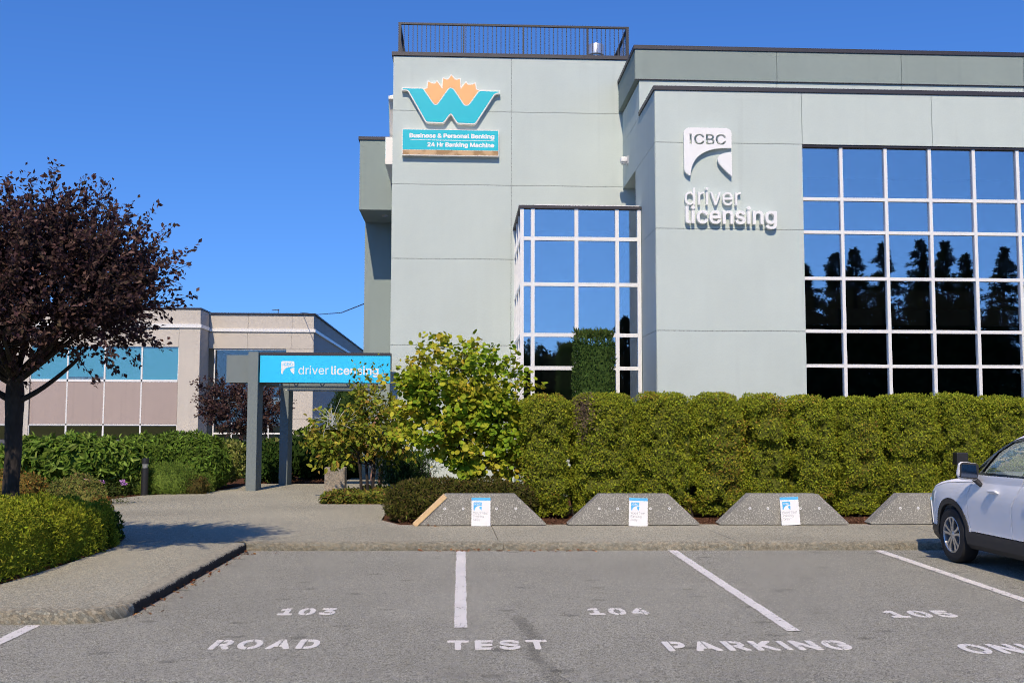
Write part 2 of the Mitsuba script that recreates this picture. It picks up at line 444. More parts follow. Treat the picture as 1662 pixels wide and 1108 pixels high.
def crown_tree(rng, key, fork, envelopes, n_limbs, n_twigs, per_twig, leaf, size, colors, ratio, shape, limb_r, twig_len=(0.25, 0.6), up=0.5, trunks=(), p=2.0,
               hollow=0.35, bark='bark', droop=0.3, tilt=0.7, colour_fn=None, jit=0.22):
    """Limbs from the fork into the envelopes, twigs off the limbs, leaves along the twigs."""
    env = np.asarray(envelopes, float)
    vol = np.prod(env[:, 3:6], 1)
    pick = rng.choice(len(env), n_twigs, p=vol / vol.sum())
    d = unit(rng.normal(size=(n_twigs, 3))) * (hollow + (1 - hollow) * rng.random((n_twigs, 1))) ** 0.5
    start = env[pick, :3] + d * env[pick, 3:6] * 0.88
    fork = np.asarray(fork, float)
    limbs = []
    for i in range(n_limbs):
        e = env[i % len(env)]
        tgt = e[:3] + unit(rng.normal(size=3)) * e[3:6] * 0.55
        mid = 0.5 * (fork + tgt) + rng.normal(size=3) * 0.12 + np.array([0, 0, -0.1 + 0.25 * rng.random()])
        limbs.append(bezier(fork + rng.normal(size=3) * 0.03, mid, tgt, 10))
    lp = np.concatenate(limbs); owner = np.repeat(np.arange(n_limbs), 10)
    meshes = [[tube(L, np.linspace(limb_r, limb_r * 0.28, 10), 6)] for L in limbs]
    P, N, A = [], [], []
    for i in range(n_twigs):
        s = start[i]
        j = np.argmin(np.sum((lp - s) ** 2, 1) + 0.15 * rng.random(len(lp)))
        out = unit(unit(s - env[pick[i], :3]) + np.array([0, 0, up]) + 0.45 * rng.normal(size=3))
        L = rng.uniform(*twig_len)
        tip = s + out * L
        path = bezier(lp[j], s - 0.1 * out, tip, 7)
        if i % 2 == 0:
            meshes[owner[j]].append(tube(path, np.linspace(limb_r * 0.20, limb_r * 0.05, 7), 4, cap=False))
        t = rng.random(per_twig) ** 0.8
        k = 3 + t * 3.0
        lo = np.floor(k).astype(int).clip(0, 5); fr = (k - lo)[:, None]
        pos = path[lo] * (1 - fr) + path[lo + 1] * fr + 0.05 * size / 0.06 * rng.normal(size=(per_twig, 3)) * 0.5
        P.append(pos); N.append(np.tile(0.5 * out + np.array([0, -0.25, 0.6]), (per_twig, 1))); A.append(np.tile(out, (per_twig, 1)))
    P, N, A = map(np.concatenate, (P, N, A))
    for m in meshes:
        put('branch', join(*m), bark, key, smooth=40)
    pk = colour_fn(P) if colour_fn is not None else None
    plant('crown', leaf_cloud(rng, P, N, size, colors, ratio, shape, tilt, droop, along=A + 0.6 * rng.normal(size=A.shape), pick=pk, jit=jit), key)

# ================================================================== SETTING
KERB = 0.11


def flat(x0, x1, y0, y1, z, nx=1, ny=1):
    X, Y = np.meshgrid(np.linspace(x0, x1, nx + 1), np.linspace(y0, y1, ny + 1), indexing='ij')
    v = np.stack([X, Y, np.full_like(X, z)], -1).reshape(-1, 3)
    i, j = np.meshgrid(np.arange(nx), np.arange(ny), indexing='ij')
    a = i * (ny + 1) + j
    q = np.stack([a, a + ny + 1, a + ny + 2, a + 1], -1).reshape(-1, 4)
    return v, np.vstack([q[:, [0, 1, 2]], q[:, [0, 2, 3]]])


struct('ground', flat(-900, 900, -900, 900, -0.03), 'soil_green')
struct('parking_lot', flat(-60, 70, -20, 14.6, 0.0), 'asphalt', label='grey speckled asphalt of the parking bays')


def front_y(x):
    return 14.03 - 0.0166 * x


# kerb line, walked so that the pavement lies on its left hand side
corner = [(-2.86 - 0.42 * math.sin(a), 9.36 - 0.42 * math.cos(a)) for a in np.linspace(0, math.pi / 2, 8)]
corner = [(-3.27 + 0.42 * math.cos(a), 9.42 + 0.42 * math.sin(a)) for a in np.linspace(-math.pi / 2, 0, 9)]
kerb_line = [(-40.0, 8.2), (-6.0, 8.93), (-4.2, 8.99)] + corner + [(-2.82, front_y(-2.82)), (45.0, front_y(45.0))]
kl = LineString(kerb_line)
inner_ring = [(45.0, 60.0), (-40.0, 60.0)]
plaza = Polygon(kerb_line + inner_ring)
if not plaza.is_valid:
    plaza = plaza.buffer(0)
krng = np.random.default_rng(11)


def kerb_piece(s0, s1):
    """A length of kerb: rounded nose, rough pebbly face."""
    n = max(2, int((s1 - s0) / 0.035))
    prof = np.array([(0.0, -0.02), (-0.004, 0.02), (-0.004, 0.05), (0.0, 0.078), (0.010, 0.098), (0.028, 0.109), (0.06, 0.1105), (0.10, 0.1105), (0.16, 0.1105), (0.16, -0.02)])
    pts = np.array([kl.interpolate(s).coords[0] for s in np.linspace(s0, s1, n)])
    tan = np.array([np.subtract(kl.interpolate(min(s + 0.03, kl.length)).coords[0], kl.interpolate(max(s - 0.03, 0)).coords[0]) for s in np.linspace(s0, s1, n)])
    tan = unit(tan); nrm = np.stack([-tan[:, 1], tan[:, 0]], 1)
    V = np.zeros((n, len(prof), 3))
    V[:, :, :2] = pts[:, None] + nrm[:, None] * prof[None, :, :1]
    V[:, :, 2] = prof[None, :, 1]
    bump = (meshkit.fbm(V * 26.0, 3, seed=4) - 0.5) * 0.022 + (meshkit.noise(V * 4.0, seed=9) - 0.5) * 0.006
    wgt = np.array([0.4, 1, 1, 1, 1, 0.8, 0.4, 0.1, 0, 0])
    V[:, :, :2] -= nrm[:, None] * (bump * wgt)[..., None]
    V[:, :, 2] += bump * np.array([0, 0, 0, 0, 0.2, 0.5, 0.3, 0.1, 0, 0])
    m = len(prof)
    i, j = np.meshgrid(np.arange(n - 1), np.arange(m - 1), indexing='ij')
    a = i * m + j
    q = np.stack([a, a + m, a + m + 1, a + 1], -1).reshape(-1, 4)
    caps = [np.arange(m), (n - 1) * m + np.arange(m)[::-1]]
    F = [q[:, [0, 1, 2]], q[:, [0, 2, 3]]] + [np.array([[c[0], c[k], c[k + 1]] for k in range(1, m - 1)]) for c in caps]
    return V.reshape(-1, 3), np.vstack(F)


tag('kerb', 'rough aggregate concrete kerb along the parking bays', kind='structure')
s_in = kl.project(Point(-2.82, front_y(-2.82)))
s_c0 = kl.project(Point(-4.2, 8.99)); s_c1 = kl.project(Point(-2.85, 9.45))
cuts = [0.0, s_c0 - 6.0, s_c0, s_c1] + [s_c1 + (s_in - s_c1) * 0.52] + [s_in] + [s_in + d for d in (3.38, 6.65, 10.0, 13.3, 17.0, 22.0, 30.0)] + [kl.length]
for s0, s1 in zip(cuts[:-1], cuts[1:]):
    put('segment', kerb_piece(s0 + 0.003, s1 - 0.003), 'kerb_dark_face' if s_c1 - 0.01 < s0 < s_in - 0.01 else 'aggregate_kerb', 'kerb', smooth=50)

bed_left = Polygon([(-40, 9.85), (-5.0, 9.85), (-4.45, 10.1), (-4.36, 12.0), (-4.35, 13.6), (-4.6, 14.8), (-5.3, 16.3), (-6.3, 18.5), (-7.15, 20.3), (-7.35, 21.8),
                    (-6.95, 23.3), (-6.35, 24.0), (-5.75, 24.4), (-5.6, 26.0), (-5.5, 27.9), (-3.2, 27.9), (-3.2, 40), (-40, 40)])
bed_right = Polygon([(-0.95, 16.47), (-1.3, 17.3), (-1.35, 20.7), (-2.72, 20.75), (-2.9, 21.5), (-2.3, 23.1), (-1.35, 23.4), (-1.2, 25.6), (2, 25.7), (4, 25.7), (44, 25.7), (44, 16.47)])
kerb_band = Polygon(kerb_line + [(45.0, front_y(45) + 0.165)] + [p for p in reversed(list(kl.parallel_offset(0.165, 'left').coords))]) if False else kl.buffer(0.163, single_sided=True)
slab = plaza.difference(kerb_band).difference(bed_left).difference(bed_right)
slab = max(getattr(slab, 'geoms', [slab]), key=lambda g: g.area)
# control joints cut the pavement into slabs
joints = [LineString([(0.52, 13.0), (0.46, 16.6)]), LineString([(3.72, 13.0), (3.66, 16.6)]), LineString([(-2.75, 13.9), (-1.9, 15.6), (-1.0, 17.3)]), LineString([(6.9, 13.0), (6.9, 16.6)]),
          LineString([(-4.6, 14.35), (-2.7, 14.05)]), LineString([(-7.5, 19.6), (-1.2, 20.6)]), LineString([(-6.0, 26.3), (-1.0, 26.3)]), LineString([(10.2, 13.0), (10.2, 16.6)])]
gaps = unary_union([j.buffer(0.005) for j in joints])
tag('pavement', 'exposed aggregate pavement and walkway', kind='structure')
for g in sorted(getattr(slab.difference(gaps), 'geoms', [slab]), key=lambda g: -g.area):
    if g.area > 0.02:
        put('slab', moved(extrude(g, 0.25), t=(0, 0, KERB - 0.25)), 'aggregate_pavement', 'pavement')


def mulch_mesh(x0, x1, y0, y1, step):
    v, f = flat(x0, x1, y0, y1, 0.0, int((x1 - x0) / step), int((y1 - y0) / step))
    v[:, 2] = 0.060 + 0.048 * meshkit.fbm(v * 7.0, 3)
    return v, f


struct('mulch_bed', mulch_mesh(-1.7, 14.0, 16.3, 18.2, 0.05), 'mulch', label='red brown bark mulch behind the concrete barriers')
struct('mulch_bed', join(mulch_mesh(-16.0, -3.4, 9.5, 16.0, 0.10), mulch_mesh(-16.0, -2.6, 16.0, 36.0, 0.12)), 'mulch', label='red brown bark mulch under the shrubs by the walkway')
struct('mulch_bed', mulch_mesh(-3.4, 14.0, 18.2, 26.2, 0.14), 'mulch', label='bark mulch between the hedge and the building')
crng = np.random.default_rng(3)


def chips(n, region):
    P = np.stack([crng.uniform(region[0], region[1], n), crng.uniform(region[2], region[3], n), np.full(n, 0.105)], 1)
    P = P[[bed_left.contains(Point(x, y)) or bed_right.contains(Point(x, y)) for x, y in P[:, :2]]]
    n = len(P)
    return leaf_cloud(crng, P, np.tile([0, 0, 1.0], (n, 1)), 0.05, [(0.10, 0.05, 0.03), (0.16, 0.08, 0.05), (0.06, 0.03, 0.02), (0.20, 0.11, 0.07)], 0.4, 4, 0.5)


k = plant('mulch_chips', cjoin(chips(2600, (-1.0, 9.0, 16.5, 17.6)), chips(2500, (-7.4, -5.0, 17.5, 24.0)), chips(1200, (-5.4, -3.3, 27.9, 30.0))), bsdf='petal')
labels[k] = {'label': 'loose bark chips on the planting beds', 'kind': 'stuff'}
# beyond the walkway
struct('path', flat(-40, -9.0, 29.0, 34.0, 0.125), 'path_concrete', label='sunlit pale concrete path beyond the shrubs')
struct('lawn', flat(-3.1, 40, 31.5, 60, 0.13), 'soil_green')

# painted markings
MARK = 0.005


def quad(pts, z=MARK):
    return np.array([[x, y, z] for x, y in pts]), np.array([[0, 1, 2], [0, 2, 3]])


def stall_line(p0, p1, w0, w1, label):
    n = 40
    r = np.random.default_rng(int(abs(p0[0]) * 100))
    t = np.linspace(0, 1, n)
    c = np.outer(1 - t, p0) + np.outer(t, p1)
    w = (w0 * (1 - t) + w1 * t) / 2
    L = c[:, 0] - w + 0.003 * r.normal(size=n); R = c[:, 0] + w + 0.003 * r.normal(size=n)
    v = np.concatenate([np.stack([L, c[:, 1], np.full(n, MARK)], 1), np.stack([R, c[:, 1], np.full(n, MARK)], 1)])
    i = np.arange(n - 1)
    f = np.vstack([np.stack([i, i + 1, i + n], 1), np.stack([i + 1, i + n + 1, i + n], 1)])
    struct('stall_line', (v, f[:, ::-1]), 'road_paint', label=label)


stall_line((0.0, 14.0), (0.0, 8.72), 0.118, 0.106, 'white bay line between the bays numbered 103 and 104')
stall_line((2.80, 13.96), (2.685, 8.49), 0.125, 0.108, 'white bay line between the bays numbered 104 and 105')
stall_line((5.55, 13.88), (5.30, 8.4), 0.13, 0.11, 'white bay line beside the parked silver car')
stall_line((-3.50, 8.94), (-3.50, 4.5), 0.115, 0.11, 'white bay line meeting the corner of the pavement')
stall_line((8.25, 13.84), (8.0, 8.4), 0.12, 0.11, 'white bay line on the far side of the silver car')


def stencil(text, x, y, width, height, label, gaps=()):
    """Road lettering painted through a stencil: each letter with its bridge gaps."""
    parts, cur = [], 0.0
    for ch in text:
        w = letters(ch, 1.0, 0.01, True)[0][:, 0].max() + 0.07
        if ch == 'I':
            w = 0.24
        m = bx(0, w, -0.03, 1.03, 0, 0.01) if ch == 'I' else heavy(ch, 1.0, 0.01, 0.035, 0.0, w)
        man = solid(m)
        cuts_ = {'O': [0.5], '0': [0.5], 'D': [0.33], 'R': [0.36], 'A': [0.5], 'P': [0.36], 'G': [0.5], '4': [0.62], 'N': [], '3': [], '5': [], '6': []}.get(ch, [])
        for c in cuts_:
            man = man - m3.Manifold.cube((0.055, 3, 3), True).translate((w * c, 0.5, 0))
        parts.append(moved(mesh_of(man), t=(cur, 0, 0)))
        cur += w + 0.24
    v, f = join(*parts)
    lo, hi = v.min(0), v.max(0)
    v = (v - lo) / (hi - lo) * np.array([width, height, 0.003]) + np.array([x, y, 0.003])
    struct('stall_number' if text.isdigit() else 'stall_word', (v, f), 'road_paint', label=label)


stencil('103', -1.60, 9.34, 0.50, 0.33, 'white stencilled bay number 103')
stencil('104', 1.13, 9.26, 0.54, 0.33, 'white stencilled bay number 104')
stencil('105', 3.74, 9.04, 0.60, 0.33, 'white stencilled bay number 105')
stencil('ROAD', -1.86, 7.95, 0.80, 0.34, 'white stencilled word ROAD on the asphalt')
stencil('TEST', -0.10, 7.87, 0.76, 0.34, 'white stencilled word TEST on the asphalt')
stencil('PARKING', 1.53, 7.77, 1.40, 0.34, 'white stencilled word PARKING on the asphalt')
stencil('ONLY', 3.72, 7.60, 0.86, 0.34, 'white stencilled word ONLY on the asphalt')

# ================================================================== OFFICE BUILDING
OB = thing('office_building', 'pale grey green stucco office block with dark mirror glass windows and flat roofs', 'building')
WALL, DARKW = f'{OB}__wall', f'{OB}__upper_band'
J = 0.005


def panels_x(parent, y, xs, zs, bsdf, proud=0.03, jitter=0.0, skip=()):
    """Wall panels facing the camera, with recessed joints; y is their face."""
    for i in range(len(xs) - 1):
        for k in range(len(zs) - 1):
            if (i, k) in skip:
                continue
            put('panel', bx(xs[i] + J, xs[i + 1] - J, y, y + proud, zs[k] + J, zs[k + 1] - J), bsdf, parent)


def panels_y(parent, x, ys, zs, bsdf, side=-1, proud=0.03):
    for i in range(len(ys) - 1):
        for k in range(len(zs) - 1):
            a, b = (x, x + proud) if side < 0 else (x - proud, x)
            put('panel', bx(a, b, ys[i] + J, ys[i + 1] - J, zs[k] + J, zs[k + 1] - J), bsdf, parent)


XR, YR, YT, YG = 4.03, 21.5, 25.9, 23.2
JZ = [0.0, 3.62, 5.765, 7.60]
# two-storey block: shell behind the panels
R_X0, R_X1 = 7.18, 13.80                       # glazed opening
core = [bx(XR + 0.03, R_X0, YR + 0.03, 23.2, 0, 8.72), bx(R_X0, R_X1, YR + 0.03, 23.2, 7.62, 8.72), bx(R_X0, R_X1, YR + 0.03, 21.9, 0, 1.9), bx(R_X1, 30, YR + 0.03, 23.2, 0, 8.72),
        bx(R_X0, R_X1, 24.6, 24.8, 0, 8.72), bx(XR + 0.6, 30, 24.8, 40, 0, 8.70), bx(XR + 0.6, R_X0, 23.2, 24.8, 0, 8.70)]
put('wall', join(*core), 'joint_dark', OB)
panels_x(WALL, YR, [XR, R_X0], JZ + [8.72], 'stucco_pale')
panels_x(WALL, YR, [R_X0, 10.0, 12.84, 15.7, 18.6, 22, 26, 30], [7.60, 8.72], 'stucco_pale')
panels_x(WALL, YR, [R_X1, 15.7, 18.6, 22, 26, 30], JZ, 'stucco_pale')
panels_x(WALL, YR, [R_X0, R_X1], [0, 1.9], 'stucco_pale')
# reveals of the glazed opening
put('reveal', bx(R_X0, R_X1, YR + 0.03, YR + 0.16, 7.56, 7.618), 'coping_metal', OB)
# side wall of the block (faces the glazed stair), with a window niche above the stair roof
NY = 24.0
panels_y(WALL, XR, [YR + 0.031, NY], [0, 3.62, 5.765, 7.60, 8.72], 'stucco_pale')
panels_y(WALL, XR, [NY, YT], [0, 3.62, 5.765], 'stucco_pale')
panels_y(WALL, XR, [NY, YT], [7.60, 8.72], 'stucco_pale')
panels_y(WALL, XR, [23.4, YT + 0.2], [8.72, 9.54], 'stucco_pale')
put('niche', join(bx(XR + 0.03, XR + 0.55, NY, YT, 5.77, 6.42), bx(XR + 0.03, XR + 0.55, NY, YT, 7.605, 8.7), bx(XR + 0.55, XR + 0.6, NY - 0.1, YT + 0.1, 0, 8.72), bx(XR + 0.03, XR + 0.6, NY - 0.45, NY, 6.42, 7.605),
                  bx(XR + 0.03, XR + 0.55, NY, YT, 0, 5.77)), 'stucco_pale', OB)
nw = f'{OB}__niche_window'
put('frame', join(*[bx(XR + 0.44, XR + 0.50, y, y + 0.06, 6.42, 7.605) for y in (NY + 0.004, NY + 0.75, YT - 0.07)], bx(XR + 0.445, XR + 0.495, NY + 0.06, YT - 0.07, 7.54, 7.6)), 'coping_metal', nw)
put('pane', (np.array([[XR + 0.5, NY, 6.42], [XR + 0.5, YT, 6.42], [XR + 0.5, YT, 7.6], [XR + 0.5, NY, 7.6]]), np.array([[0, 1, 2], [0, 2, 3]])), 'pane_tinted', nw)
# coping of the front block
put('coping', join(bx(XR - 0.03, 30, YR - 0.03, YR + 0.25, 8.72, 8.81), bx(XR - 0.03, XR + 0.22, YR + 0.25, 23.37, 8.72, 8.81)), 'coping_metal', OB, label='dark metal coping of the two storey block')
put('flat_roof', bx(XR + 0.22, 30, YR + 0.25, 23.4, 8.6, 8.70), 'joint_dark', OB)
# set-back upper storey with the grey band
put('set_back_wall', bx(XR + 0.03, 30, 23.43, 40, 8.70, 10.2), 'joint_dark', OB)
panels_x(f'{OB}__set_back_wall', 23.4, [XR + 0.001, 7.24, 10.18, 13.1, 16, 20, 25, 30], [8.70, 9.575], 'stucco_pale')
panels_x(DARKW, 23.365, [XR - 0.10, 7.24, 10.18, 13.1, 16, 20, 25, 30], [9.585, 10.29], 'stucco_grey', 0.065)
put('side_panel', bx(XR - 0.10, XR + 0.02, 23.432, YT + 0.3, 9.585, 10.285), 'stucco_grey', DARKW)
put('coping', join(bx(XR - 0.13, 30, 23.335, 23.6, 10.29, 10.38), bx(XR - 0.13, XR + 0.2, 23.6, YT + 0.3, 10.29, 10.38)), 'coping_metal', DARKW)
put('flashing', bx(XR - 0.105, 30, 23.355, 23.399, 9.572, 9.586), 'coping_metal', DARKW)

# tower
TX0, TX1 = -1.78, 4.35
put('tower', bx(TX0 + 0.03, TX1, YT + 0.03, 38, 0, 10.93), 'joint_dark', OB)
TW = f'{OB}__tower'
panels_x(TW, YT, [TX0, 1.205, TX1], [0, 3.62, 5.775, 7.65, 9.53, 10.93], 'stucco_pale')
panels_y(TW, TX0, [YT + 0.031, 29, 32, 38], [0, 3.62, 5.775, 7.65, 9.53, 10.93], 'stucco_pale')
put('coping', join(bx(TX0 - 0.04, TX1, YT - 0.04, YT + 0.3, 10.935, 11.03), bx(TX0 - 0.04, TX0 + 0.3, YT + 0.3, 38, 10.935, 11.03)), 'coping_metal', TW)

# rear wing with its overhanging upper storey
WG = f'{OB}__wing'
put('wall', bx(-2.855, TX0 + 0.02, 30.4, 37, 0, 7.53), 'stucco_grey', WG)
put('overhang', bx(-2.85, TX0 + 0.02, 28.5, 37, 7.53, 9.47), 'stucco_grey', WG)
put('coping', bx(-2.89, TX0 + 0.02, 28.46, 37, 9.47, 9.56), 'coping_metal', WG)
put('soffit_light', moved(lathe([(0.0, 0.0), (0.08, 0.0), (0.09, 0.03), (0, 0.03)], 16), t=(-2.2, 29.3, 7.50)), 'lens_clear', WG)


def pane_quad(rng, x0, x1, z0, z1, y, tilt=0.0007):
    a, b = rng.normal(size=2) * tilt
    cx, cz = (x0 + x1) / 2, (z0 + z1) / 2
    P = [[x, y + a * (x - cx) + b * (z - cz), z] for x, z in ((x0, z0), (x1, z0), (x1, z1), (x0, z1))]
    return np.array(P), np.array([[0, 1, 2], [0, 2, 3]])


def curtain_x(name, y, xs, zs, w=0.075, edge=(1, 1), depth=0.10):
    """Glazing in a wall that faces the camera: white mullions, transoms and single panes."""
    rng = np.random.default_rng(len(xs) * 10 + len(zs))
    par = f'{OB}__{name}'
    for i, x in enumerate(xs):
        if (i == 0 and not edge[0]) or (i == len(xs) - 1 and not edge[1]):
            continue
        put('mullion', bx(x - w / 2, x + w / 2, y, y + depth, zs[0], zs[-1]), 'frame_white', par)
    for i in range(len(xs) - 1):
        a = xs[i] + (w / 2 if not (i == 0 and not edge[0]) else 0); b = xs[i + 1] - (w / 2 if not (i == len(xs) - 2 and not edge[1]) else 0)
        for z in zs[1:-1]:
            put('transom', bx(a, b, y + 0.006, y + depth - 0.01, z - w / 2, z + w / 2), 'frame_white', par)
        for k in range(len(zs) - 1):
            put('pane', pane_quad(rng, a + 0.001, b - 0.001, zs[k] + (w / 2 if k else 0), zs[k + 1] - (w / 2 if k < len(zs) - 2 else 0), y + 0.055), 'pane_tinted', par)


RZ = [1.9, 2.905, 3.635, 4.75, 5.735, 6.445, 7.56]
curtain_x('curtain_wall', YR + 0.06, [R_X0] + [8.03 + 0.962 * i for i in range(6)] + [R_X1], RZ, 0.07, (0, 0))


def room(x0, x1, y0, y1, z0, z1, name, slabs=()):
    V, F = bx(x0, x1, y0, y1, z0, z1)
    F = np.array([f for f in F if not np.allclose(V[f][:, 1], y0)])        # open towards the glass
    put('room', join((V, F), *[bx(x0, x1, y0 + 0.25, y1, s, s + 0.35) for s in slabs]), 'room_plaster', f'{OB}__{name}')


room(R_X0 + 0.002, R_X1 - 0.002, YR + 0.20, 24.55, 0.3, 7.61, 'curtain_wall', (3.8,))

# glazed stair tower
GZ = [0.9, 1.93, 2.92, 3.66, 4.795, 5.83, 6.51]
GX = [1.325, 1.567, 2.55, 3.47, 3.97]
curtain_x('stair_glazing', YG, GX, GZ, 0.085)
GY = [23.2, 24.1, 25.0, 25.87]
sg = f'{OB}__stair_side_glazing'
rs = np.random.default_rng(5)
for i, y in enumerate(GY[1:]):
    put('mullion', bx(1.283, 1.375, y - 0.04, min(y + 0.04, YT - 0.002), GZ[0], GZ[-1]), 'frame_white', sg)
for i in range(3):
    a, b = (GY[i] + (0.102 if i == 0 else 0.04)), GY[i + 1] - 0.04
    for z in GZ[1:-1]:
        put('transom', bx(1.289, 1.365, a, b, z - 0.042, z + 0.042), 'frame_white', sg)
    for k in range(len(GZ) - 1):
        q, f = pane_quad(rs, a, b, GZ[k] + 0.042, GZ[k + 1] - (0.042 if k < len(GZ) - 2 else 0), 1.33)
        put('pane', (q[:, [1, 0, 2]], f[:, ::-1]), 'pane_tinted', sg)
V, F = bx(1.39, XR - 0.001, YG + 0.16, YT - 0.01, 0.2, 6.50)
F = np.array([f for f in F if not (np.allclose(V[f][:, 1], YG + 0.16) or np.allclose(V[f][:, 0], 1.39))])
put('room', (V, F), 'room_plaster', f'{OB}__stair_glazing')
put('plinth', bx(1.285, XR - 0.002, YG + 0.002, YT - 0.002, 0, 0.898), 'stucco_pale', f'{OB}__stair_glazing')
put('roof_edge', bx(1.25, XR - 0.004, YG - 0.035, YT - 0.004, 6.511, 6.575), 'coping_metal', f'{OB}__stair_glazing')
put('flashing', bx(1.62, XR - 0.03, YG + 0.12, YG + 0.5, 6.576, 6.625), 'frame_white', f'{OB}__stair_glazing')

# wall lamp on the side wall of the block
wl = thing('wall_lamp', 'small white lamp high on the shaded side wall of the office block', 'lamp')
put('backplate', bx(XR - 0.03, XR - 0.001, 24.98, 25.16, 8.02, 8.22), 'metal_galvanised', wl)
put('housing', rounded_box(XR - 0.19, XR - 0.03, 24.99, 25.15, 8.06, 8.20, 0.03), 'frame_white', wl, smooth=40)
put('lens', rounded_box(XR - 0.17, XR - 0.05, 25.01, 25.13, 8.01, 8.06, 0.02), 'lens_clear', wl)

# roof railing
rr = thing('roof_railing', 'black metal guard rail with thin upright bars on the tower roof', 'railing')
RX0, RX1, RYf = -1.64, 4.20, 26.12
for x in (RX0, RX0 + 1.63, RX0 + 3.16, RX0 + 4.80, RX1):
    w = 0.035 if x in (RX0, RX1) else 0.018
    put('post', bx(x - w, x + w, RYf - w, RYf + w, 10.93, 11.83), 'metal_black', rr)
put('top_rail', bx(RX0 - 0.04, RX1 + 0.04, RYf - 0.03, RYf + 0.03, 11.83, 11.88), 'metal_black', rr)
put('bottom_rail', join(bx(RX0 + 0.035, RX1 - 0.035, RYf - 0.012, RYf + 0.012, 11.04, 11.065)), 'metal_black', rr)
nb = 52
for i in range(1, nb):
    x = RX0 + (RX1 - RX0) * i / nb
    put('baluster', bx(x - 0.009, x + 0.009, RYf - 0.009, RYf + 0.009, 11.066, 11.829), 'metal_black', rr)
for x in (RX0, RX1):
    for y in (27.6, 29.2, 30.8):
        put('post', bx(x - 0.03, x + 0.03, y - 0.03, y + 0.03, 10.93, 11.83), 'metal_black', rr)
    put('side_rail', bx(x - 0.03, x + 0.03, RYf + 0.031, 31, 11.83, 11.88), 'metal_black', rr)
    for i in range(1, 32):
        y = RYf + 4.88 * i / 32
        put('baluster', bx(x - 0.006, x + 0.006, y - 0.006, y + 0.006, 10.95, 11.829), 'metal_black', rr)
vt = thing('roof_vent', 'round galvanised metal vent behind the roof railing', 'vent')
put('pipe', moved(lathe([(0.0, 10.9), (0.17, 10.9), (0.17, 12.16), (0.0, 12.16)], 24), t=(3.755, 29.0, 0)), 'metal_galvanised', vt, smooth=40)
put('cap', moved(lathe([(0.0, 12.161), (0.23, 12.161), (0.235, 12.2), (0.235, 12.40), (0.22, 12.45), (0.0, 12.47)], 24), t=(3.755, 29.0, 0)), 'metal_galvanised', vt, smooth=40)

# ------------------------------------------------------------------ signs on the office building
def smooth_poly(pts, r=None):
    p = Polygon(pts).buffer(0)
    return p.buffer(r).buffer(-2 * r).buffer(r) if r else p


def logo_shapes(cut=True):
    """The square road emblem, one unit wide and high, as shapely shapes."""
    def q(x, y):
        return ((x - 108) / 432.0, (522 - y) / 427.0)
    sq = [q(165, 522), q(152, 520), q(135, 508), q(118, 492), q(109, 470), q(108, 150)]
    sq += [q(108 + 50 - 50 * math.cos(a), 145 - 50 * math.sin(a)) for a in np.linspace(0.1, math.pi / 2, 7)]
    sq += [q(490 + 50 * math.sin(a), 145 - 50 * math.cos(a)) for a in np.linspace(0, math.pi / 2, 8)]
    curve = [q(540, 272)] + [tuple(x) for x in bezier(q(538, 273), q(178, 262), q(165, 522), 24)]
    main = Polygon(sq + curve).buffer(0)
    right = Polygon([q(540, 308)] + [tuple(x) for x in bezier(q(536, 308), q(420, 318), q(412, 372), 10)] + [tuple(x) for x in bezier(q(412, 372), q(408, 415), q(540, 526), 14)]).buffer(0)
    return main, right, (q(160, 245), q(490, 150))


def logo_text(depth, box_):
    (x0, y0), (x1, y1) = box_
    v, f = letters('CBC', 1.0, depth, True)
    cap = v[:, 1].max()
    v, f = join(bx(-0.40, -0.21, 0.0, cap, 0, depth), (v, f))
    lo, hi = v.min(0), v.max(0)
    v[:, 0] = (v[:, 0] - lo[0]) / (hi[0] - lo[0]) * (x1 - x0) + x0
    v[:, 1] = (v[:, 1] - lo[1]) / (hi[1] - lo[1]) * (y1 - y0) + y0
    return v, f


LM, LRt, LB = logo_shapes()
ls = thing('emblem_sign', 'white square emblem with a curved road shape and cut out letters ICBC on the wall', 'sign')
sc = np.array([1.012, 1.02, 1.0])
plate = solid(moved(extrude(LM, 0.055), s=sc)) - solid(moved(moved(logo_text(0.2, LB), t=(0, 0, -0.05)), s=sc))
put('panel', moved(mesh_of(plate), UPRIGHT, (4.62, YR - 0.062, 6.87)), 'sign_white', ls)
put('road_piece', moved(moved(extrude(LRt, 0.055), s=sc), UPRIGHT, (4.62, YR - 0.062, 6.87)), 'sign_white', ls)
put('standoff', join(*[bx(x - 0.012, x + 0.012, YR - 0.0615, YR + 0.01, z - 0.012, z + 0.012) for x, z in ((4.75, 7.6), (5.5, 7.6), (4.70, 7.1), (5.55, 7.1))]), 'metal_galvanised', ls)

lt = thing('letter_sign', 'raised white lettering reading driver licensing on the wall below the emblem', 'sign')


def letter_row(parent, text, x, z, y, width, height, depth, bold, bsdf, ref='d'):
    """Each letter a part; the row is stretched to the given width and ascender height."""
    whole = letters(text, 1.0, 0.01, bold)
    W_ = whole[0][:, 0].max()
    H_ = letters(ref, 1.0, 0.01, bold)[0][:, 1].max()
    for i, ch in enumerate(text):
        lead = meshkit.text_mesh(text[:i + 1], 1.0, 0.01, bold).vertices[:, 0].max()
        first = meshkit.text_mesh(text, 1.0, 0.01, bold).vertices[:, 0].min()
        v, f = meshkit.text_mesh(ch, 1.0, depth, bold).vertices.copy(), meshkit.text_mesh(ch, 1.0, depth, bold).faces
        v = np.array(v)
        v[:, 0] += lead - v[:, 0].max() - first
        v[:, 0] *= width / W_; v[:, 1] *= height / H_
        put('letter', moved((v, np.array(f)), UPRIGHT, (x, y, z)), bsdf, parent)


